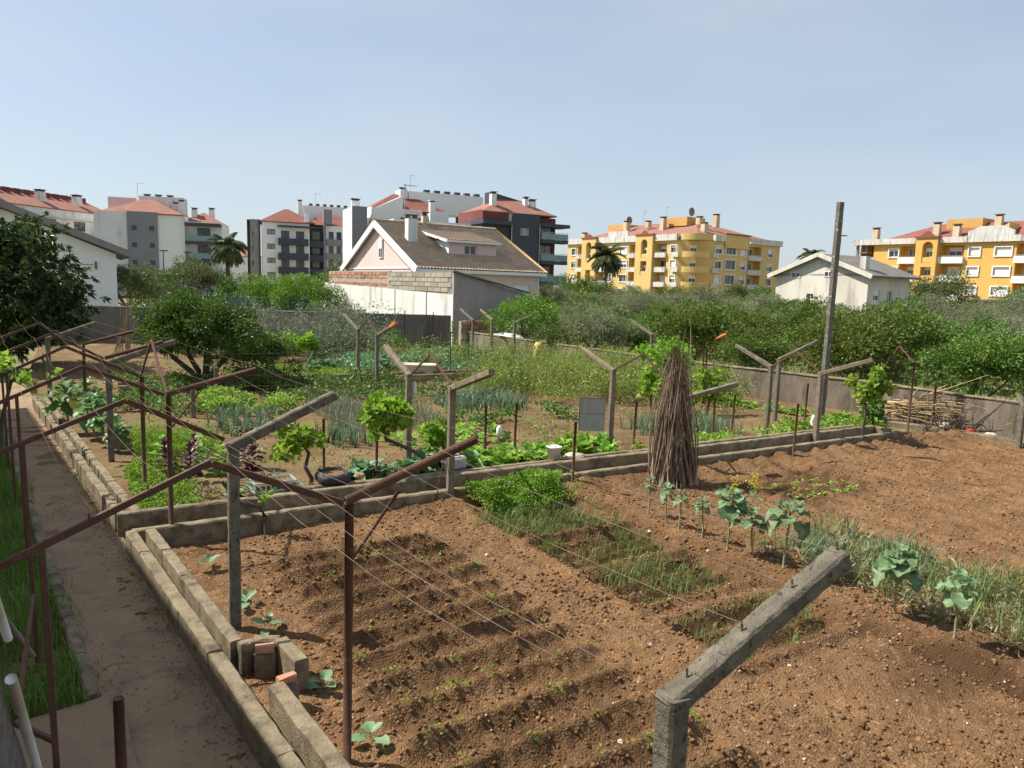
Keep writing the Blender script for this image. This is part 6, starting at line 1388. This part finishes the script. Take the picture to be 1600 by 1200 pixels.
for i, (u, v, s) in enumerate(((3.9, 4.5, .03), (4.9, 8.7, .035), (7.55, 8.3, .04), (8.0, 7.5, .03), (6.2, 4.6, .025), (5.2, 5.6, .025), (9.6, 3.6, .03), (3.3, 3.9, .03))):
    lump('stone', 'small white stone on the tilled soil ' + ['at the end of the ridged bed', 'beside the bare track', 'at the corner of the onion bed', 'by the kale furrow', 'under the concrete arm', 'in the middle of the track', 'below the onion plants', 'nearest the viewer'][i], 'stone', u, v, zof(u, v), (s, s * .8, s * .6), 'pebble', 20 + i)
# leaning canes by the rear wall
t = thing('cane_bundle', 'sheaf of dry canes leaning up behind the large orange tree', 'canes', 1.9, 38.5)
for i in range(34): put_cane(t, random.choice(CM), (random.uniform(-.4, .4), random.uniform(-.3, .3), 0), (random.uniform(.1, .9), random.uniform(-.3, .5), random.uniform(2.2, 3.1)))
# ------------------------------------------------------------------ things left about the garden
t = thing('hanging_board', 'weathered grey board hung on wire left of the concrete post', 'board', 10.15, 13.3, .55, rad(-31))
mb = MB(); mb.box(-.3, .3, -.012, .012, 0, .76); mb.build('panel', M['board'], t)
mb = MB(); mb.box(-.3, .3, -.016, -.0125, .40, .408); mb.box(-.3, -.275, -.018, -.0125, 0, .76); mb.box(-.3, .3, -.02, .016, .761, .78); mb.build('edge_strip', M['conc'], t)
mb = MB(); mb.tube([(-.25, 0, .76), (-.2, 0, 1.42)], .003, 4); mb.tube([(.25, 0, .76), (.22, 0, 1.4)], .003, 4); mb.build('hanger', M['wire'], t)
t = thing('bathtub', 'old cream bathtub standing in the back plot', 'bathtub', 11.8, 26.9, .05, rad(-31))
def loft(rings, n=20):
    mb = MB(); V = []; F = []
    for (a, b, z, ox) in rings:
        for k in range(n):
            q = 2 * math.pi * k / n; c, s = math.cos(q), math.sin(q); V.append((ox + a * math.copysign(abs(c) ** .5, c), b * math.copysign(abs(s) ** .5, s), z))
    for j in range(len(rings) - 1):
        for k in range(n): F.append([j * n + k, j * n + (k + 1) % n, (j + 1) * n + (k + 1) % n, (j + 1) * n + k])
    F.append(list(range(n))[::-1]); F.append([(len(rings) - 1) * n + k for k in range(n)]); return mb.add(V, F)
loft([(.5, .22, 0, 0), (.62, .3, .2, 0), (.7, .34, .5, 0), (.78, .39, .52, 0), (.78, .39, .56, 0), (.7, .33, .56, 0), (.64, .28, .3, 0), (.5, .2, .12, 0)]).build('tub', M['enamel'], t, True)
for x in (-.4, .4): mb = MB(); mb.box(x - .05, x + .05, -.15, .15, -.1, .02); mb.build('foot', M['enamel'], t)
t = thing('tyre_planter', 'black rubber planter with ragged rim on the channel edge', 'planter', 3.75, 12.15, .33); t.scale = (.82, .82, .9)
mb = loft([(.26, .26, 0, 0), (.33, .33, .08, 0), (.33, .33, .16, 0), (.28, .28, .24, 0), (.24, .24, .22, 0), (.27, .27, .12, 0)])
V = []
for i, p_ in enumerate(mb.V): a = math.atan2(p_[1], p_[0]); r_ = math.hypot(p_[0], p_[1]); V.append((p_[0], p_[1], p_[2] + (.035 * math.sin(a * 9) if p_[2] > .2 else 0)))
mb.V = V; mb.build('tyre', M['black'], t, True); mb = MB(); mb.tube([(0, 0, .1), (0, 0, .2)], .25, 16); mb.build('earth', M['soil2'], t)
t = thing('plastic_tray', 'pale green plastic crate of soil on the channel beside the near post', 'crate', 2.75, 12.15, .34, rad(2))
mb = MB(); mb.box(-.34, .34, -.2, .2, 0, .02); mb.build('base', M['tealp'], t)
mb = MB()
for y in (-.2, .185): mb.box(-.34, .34, y, y + .015, .15, .18); mb.box(-.34, .34, y, y + .015, .021, .05); [mb.box(x, x + .02, y + .002, y + .013, .05, .15) for x in np.linspace(-.34, .32, 9)]
for x in (-.34, .325): mb.box(x, x + .015, -.185, .185, .15, .18); mb.box(x, x + .015, -.185, .185, .021, .05); [mb.box(x + .002, x + .013, y, y + .02, .05, .15) for y in np.linspace(-.17, .15, 5)]
mb.build('lattice_sides', M['tealp'], t); mb = MB(); mb.box(-.32, .32, -.18, .18, .021, .13); mb.build('earth', M['soil2'], t)
t = thing('bucket', 'white plastic bucket on the channel in front of the lettuces', 'bucket', 8.28, 12.05, .36)
loft([(.1, .1, 0, 0), (.125, .125, .22, 0), (.14, .14, .225, 0), (.14, .14, .25, 0), (.12, .12, .25, 0), (.1, .1, .03, 0)]).build('pail', M['white'], t, True)
mb = MB(); mb.tube([(.14 * math.cos(a), .03, .23 + .1 * math.sin(a)) for a in np.linspace(0, 3.14, 9)], .005, 5); mb.build('handle', M['wire'], t)
t = thing('jerrycan', 'dirty white jerrycan lying on the channel behind the red pipe', 'jerrycan', 6.05, 12.05, .36, rad(10))
mb = MB(); mb.bar((-.2, 0, .12), (.2, 0, .12), .17, .24, .04); mb.build('can', M['board'], t); mb = MB(); mb.tube([(-.22, 0, .16), (-.3, 0, .2)], .03, 8); mb.build('spout', M['white'], t); mb = MB(); mb.tube([(-.1, 0, .23), (-.08, 0, .29), (.08, 0, .29), (.1, 0, .23)], .014, 6); mb.build('handle', M['white'], t)
t = thing('iron_rod', 'thin red painted iron rod leaning against the pipe arm', 'rod', 5.15, 11.0); mb = MB(); mb.tube([(0, 0, 0), (.15, .1, .55), (.35, .2, 1.2)], .011, 6); mb.build('rod', M['rust2'], t)
t = thing('plastic_bottle', 'white bottle upended on the stake in the lettuce row', 'bottle', 8.35, 14.4, .35); loft([(.05, .05, 0, 0), (.06, .06, .1, 0), (.06, .06, .2, 0), (.02, .02, .26, 0)], 10).build('bottle', M['white'], t, True)
mb = MB(); mb.tube([(0, 0, -.45), (0, 0, .1)], .01, 5); mb.build('stick', M['cane'], t)
t = thing('drum', 'tall yellow plastic drum under the olive tree', 'drum', 19.6, 30.2); loft([(.2, .2, 0, 0), (.22, .22, .3, 0), (.2, .2, .6, 0), (.22, .22, .9, 0), (.12, .12, 1.1, 0)], 12).build('drum', M['yellow'], t, True)
t = thing('orange_bottle', 'orange plastic bottle stuck on the pole above the cane bundle', 'bottle', 19.5, 18.6, 2.15)
mb = MB(); mb.tube([(0, 0, 0), (.12, -.15, .1), (.22, -.28, .19)], [.02, .06, .05], 8); mb.build('bottle', M['orange'], t); mb = MB(); mb.tube([(0, 0, -2.2), (0, 0, .03)], .02, 6); mb.build('pole', M['rust'], t)
plant('fig_shoot', 'thin fig shoot with few leaves by the right edging', 'plant', 21.6, 9.75, 'l_mid', (7, .2, .16, .55, .75, .0, .9, .6, .03, .2, .3), .75, None, z=0, seed=901, stemr=.012)
lump('white_cover', 'pale plastic sheeting heaped by the low wall under the bright tree', 'sheeting', 20.9, 35.5, .6, (1.2, .5, .35), 'white', 40)
# lone sapling by the rear wall
plant('sapling', 'young leafy sapling in front of the brick stub', 'plant', 17.9, 36.2, 'l_mid', (60, .3, .14, .5, 1.7, -.2, 1.2, .6, .03, .2, .3), 1.6, None, z=0, seed=902, stemr=.02)
# shed beyond the orchard, right edge
b = building('shed', 'low white shed with flat grey roof among the orchard trees at the right edge', 33.2, 47.5, 31, cat='shed')
O, ex = fr('F'); facade(b, B['wht'], O, ex, 8, 2.5, [(1, .9, 1, .9)]); O2, e2 = fr('L', 0, 0, 0, 5); facade(b, B['wht'], O2, e2, 5, 2.5); shell(b, 0, 8, 0, 5, 0, 2.5, 'wht', False); window(b, O, ex, 1, .9, 1, .9)
mb = MB(); mb.box(-.2, 8.2, -.2, 5.2, 2.51, 2.68); mb.build('roof', B['fasc'], b)
# street lamps and the green fence beyond the rear wall
for lab, X, Y, h in (('street lamp in front of the grey stair panel', -.473 * 88, 88, 6.6), ('street lamp in front of the left glass balconies', -.441 * 92, 92, 6.6)):
    t = thing('street_lamp', lab, 'lamp', X, Y, 0, 0, world=True); mb = MB(); mb.tube([(0, 0, 0), (0, 0, h)], [.09, .06], 8); mb.build('pole', B['dframe'], t); mb = MB(); mb.box(-.35, .5, -.15, .15, h + .01, h + .14); mb.build('lamp_head', B['dframe'], t)
t = thing('mesh_fence', 'dark green windbreak fence behind the rear wall', 'fence', -25.5, 61, 0, rad(-18), world=True)
for k in range(6): mb = MB(); mb.tube([(k * 2, 0, 0), (k * 2, 0, 2.3)], .05, 6); mb.build('fence_post', B['alu'], t)
M['net'] = mat('green windbreak net', (0.05, 0.10, 0.085), (0.065, 0.12, 0.10), 3, 0.9)
for k in range(5): mb = MB(); mb.box(k * 2 + .06, k * 2 + 1.94, -.01, .01, .3, 2.2); mb.build('net_panel', M['net'], t)
# stair parapet and handrail beside the viewer, bottom left
M['rough'] = mat('rough grey render', (0.22, 0.20, 0.185), (0.12, 0.11, 0.10), 9, 0.95, 1.0, 35, (0.34, 0.32, 0.3), 16, (.58, .7))
t = thing('stair_parapet', 'rough grey stair parapet at the bottom left corner', 'wall', 0, 0)
mb = MB(); n = 14; V = []; 
for i in range(n + 1):
    v = 2.6 + 3.1 * i / n; z = max(.1, 1.95 - (v - 3.89) * .962) + .0
    for (du, zz) in ((-.62, 0), (-.36, 0), (-.35, z - .03), (-.38, z), (-.60, z), (-.62, z - .03)): V.append((du + random.uniform(-.006, .006), v, zz + (random.uniform(-.01, .01) if zz else 0)))
F = [[i * 6 + k, i * 6 + (k + 1) % 6, (i + 1) * 6 + (k + 1) % 6, (i + 1) * 6 + k] for i in range(n) for k in range(6)] + [[n * 6 + k for k in range(6)]]
mb.add(V, F); mb.build('wall_panel', M['rough'], t)
t = thing('handrail', 'white handrail pipe running down beside the rough parapet', 'handrail', 0, 0)
mb = MB(); mb.tube([(-.31, 3.9, 1.93), (-.31, 5.35, .56)], .026, 10); mb.tube([(-.335, 3.6, 2.5), (-.335, 4.2, 2.0)], .02, 8); mb.build('pipe', M['white'], t, True)
mb = MB(); mb.tube([(-.36, 4.3, 1.5), (-.31, 4.3, 1.55)], .012, 6); mb.tube([(-.36, 5.2, .65), (-.31, 5.2, .7)], .012, 6); mb.build('bracket', M['rust'], t)
t = thing('iron_railing', 'rusty iron crossbars between the left pergola poles', 'railing', -.42, 7.6)
mb = MB(); mb.bar((.02, .0, .9), (.02, -2.3, 1.02), .03, .04, .004); mb.build('crossbar', M['rust'], t); mb = MB(); mb.bar((-.25, .1, .8), (.0, .05, .3), .03, .03, .004); mb.build('crossbar', M['cane'], t)
mb = MB(); mb.bar((-.5, -1.2, .75), (.2, -2.2, .72), .03, .04, .004); mb.build('crossbar', M['rust2'], t)

# grit and fallen leaves along the path
n = 2600; v = R.uniform(3, 24, n); f_ = R.uniform(0, 1, n); f_ = np.where(R.uniform(0, 1, n) < .65, 1 - .12 * R.exponential(1, n), f_); f_ = np.clip(f_, 0, 1); u = path_l(v) * (1 - f_) + (chan_u(v)) * f_ - .02
Vv, F = leaves(np.stack([CU * u - SU * v, SU * u + CU * v, 0 * u + .037], 1), R.normal(0, 1, (n, 3)) * np.array([1, 1, .15]), R.uniform(.01, .045, n), .012, .3, 0)
M['grit'] = mat('path litter', (0.12, 0.08, 0.05), (0.3, 0.22, 0.14), 3, 0.9, rnd=.5)
tag(link('path_litter', mesh_np('path_litter', Vv, F, M['grit'])), 'bits of dead leaf and grit along the edge of the earth path', 'litter', None, 'stuff')
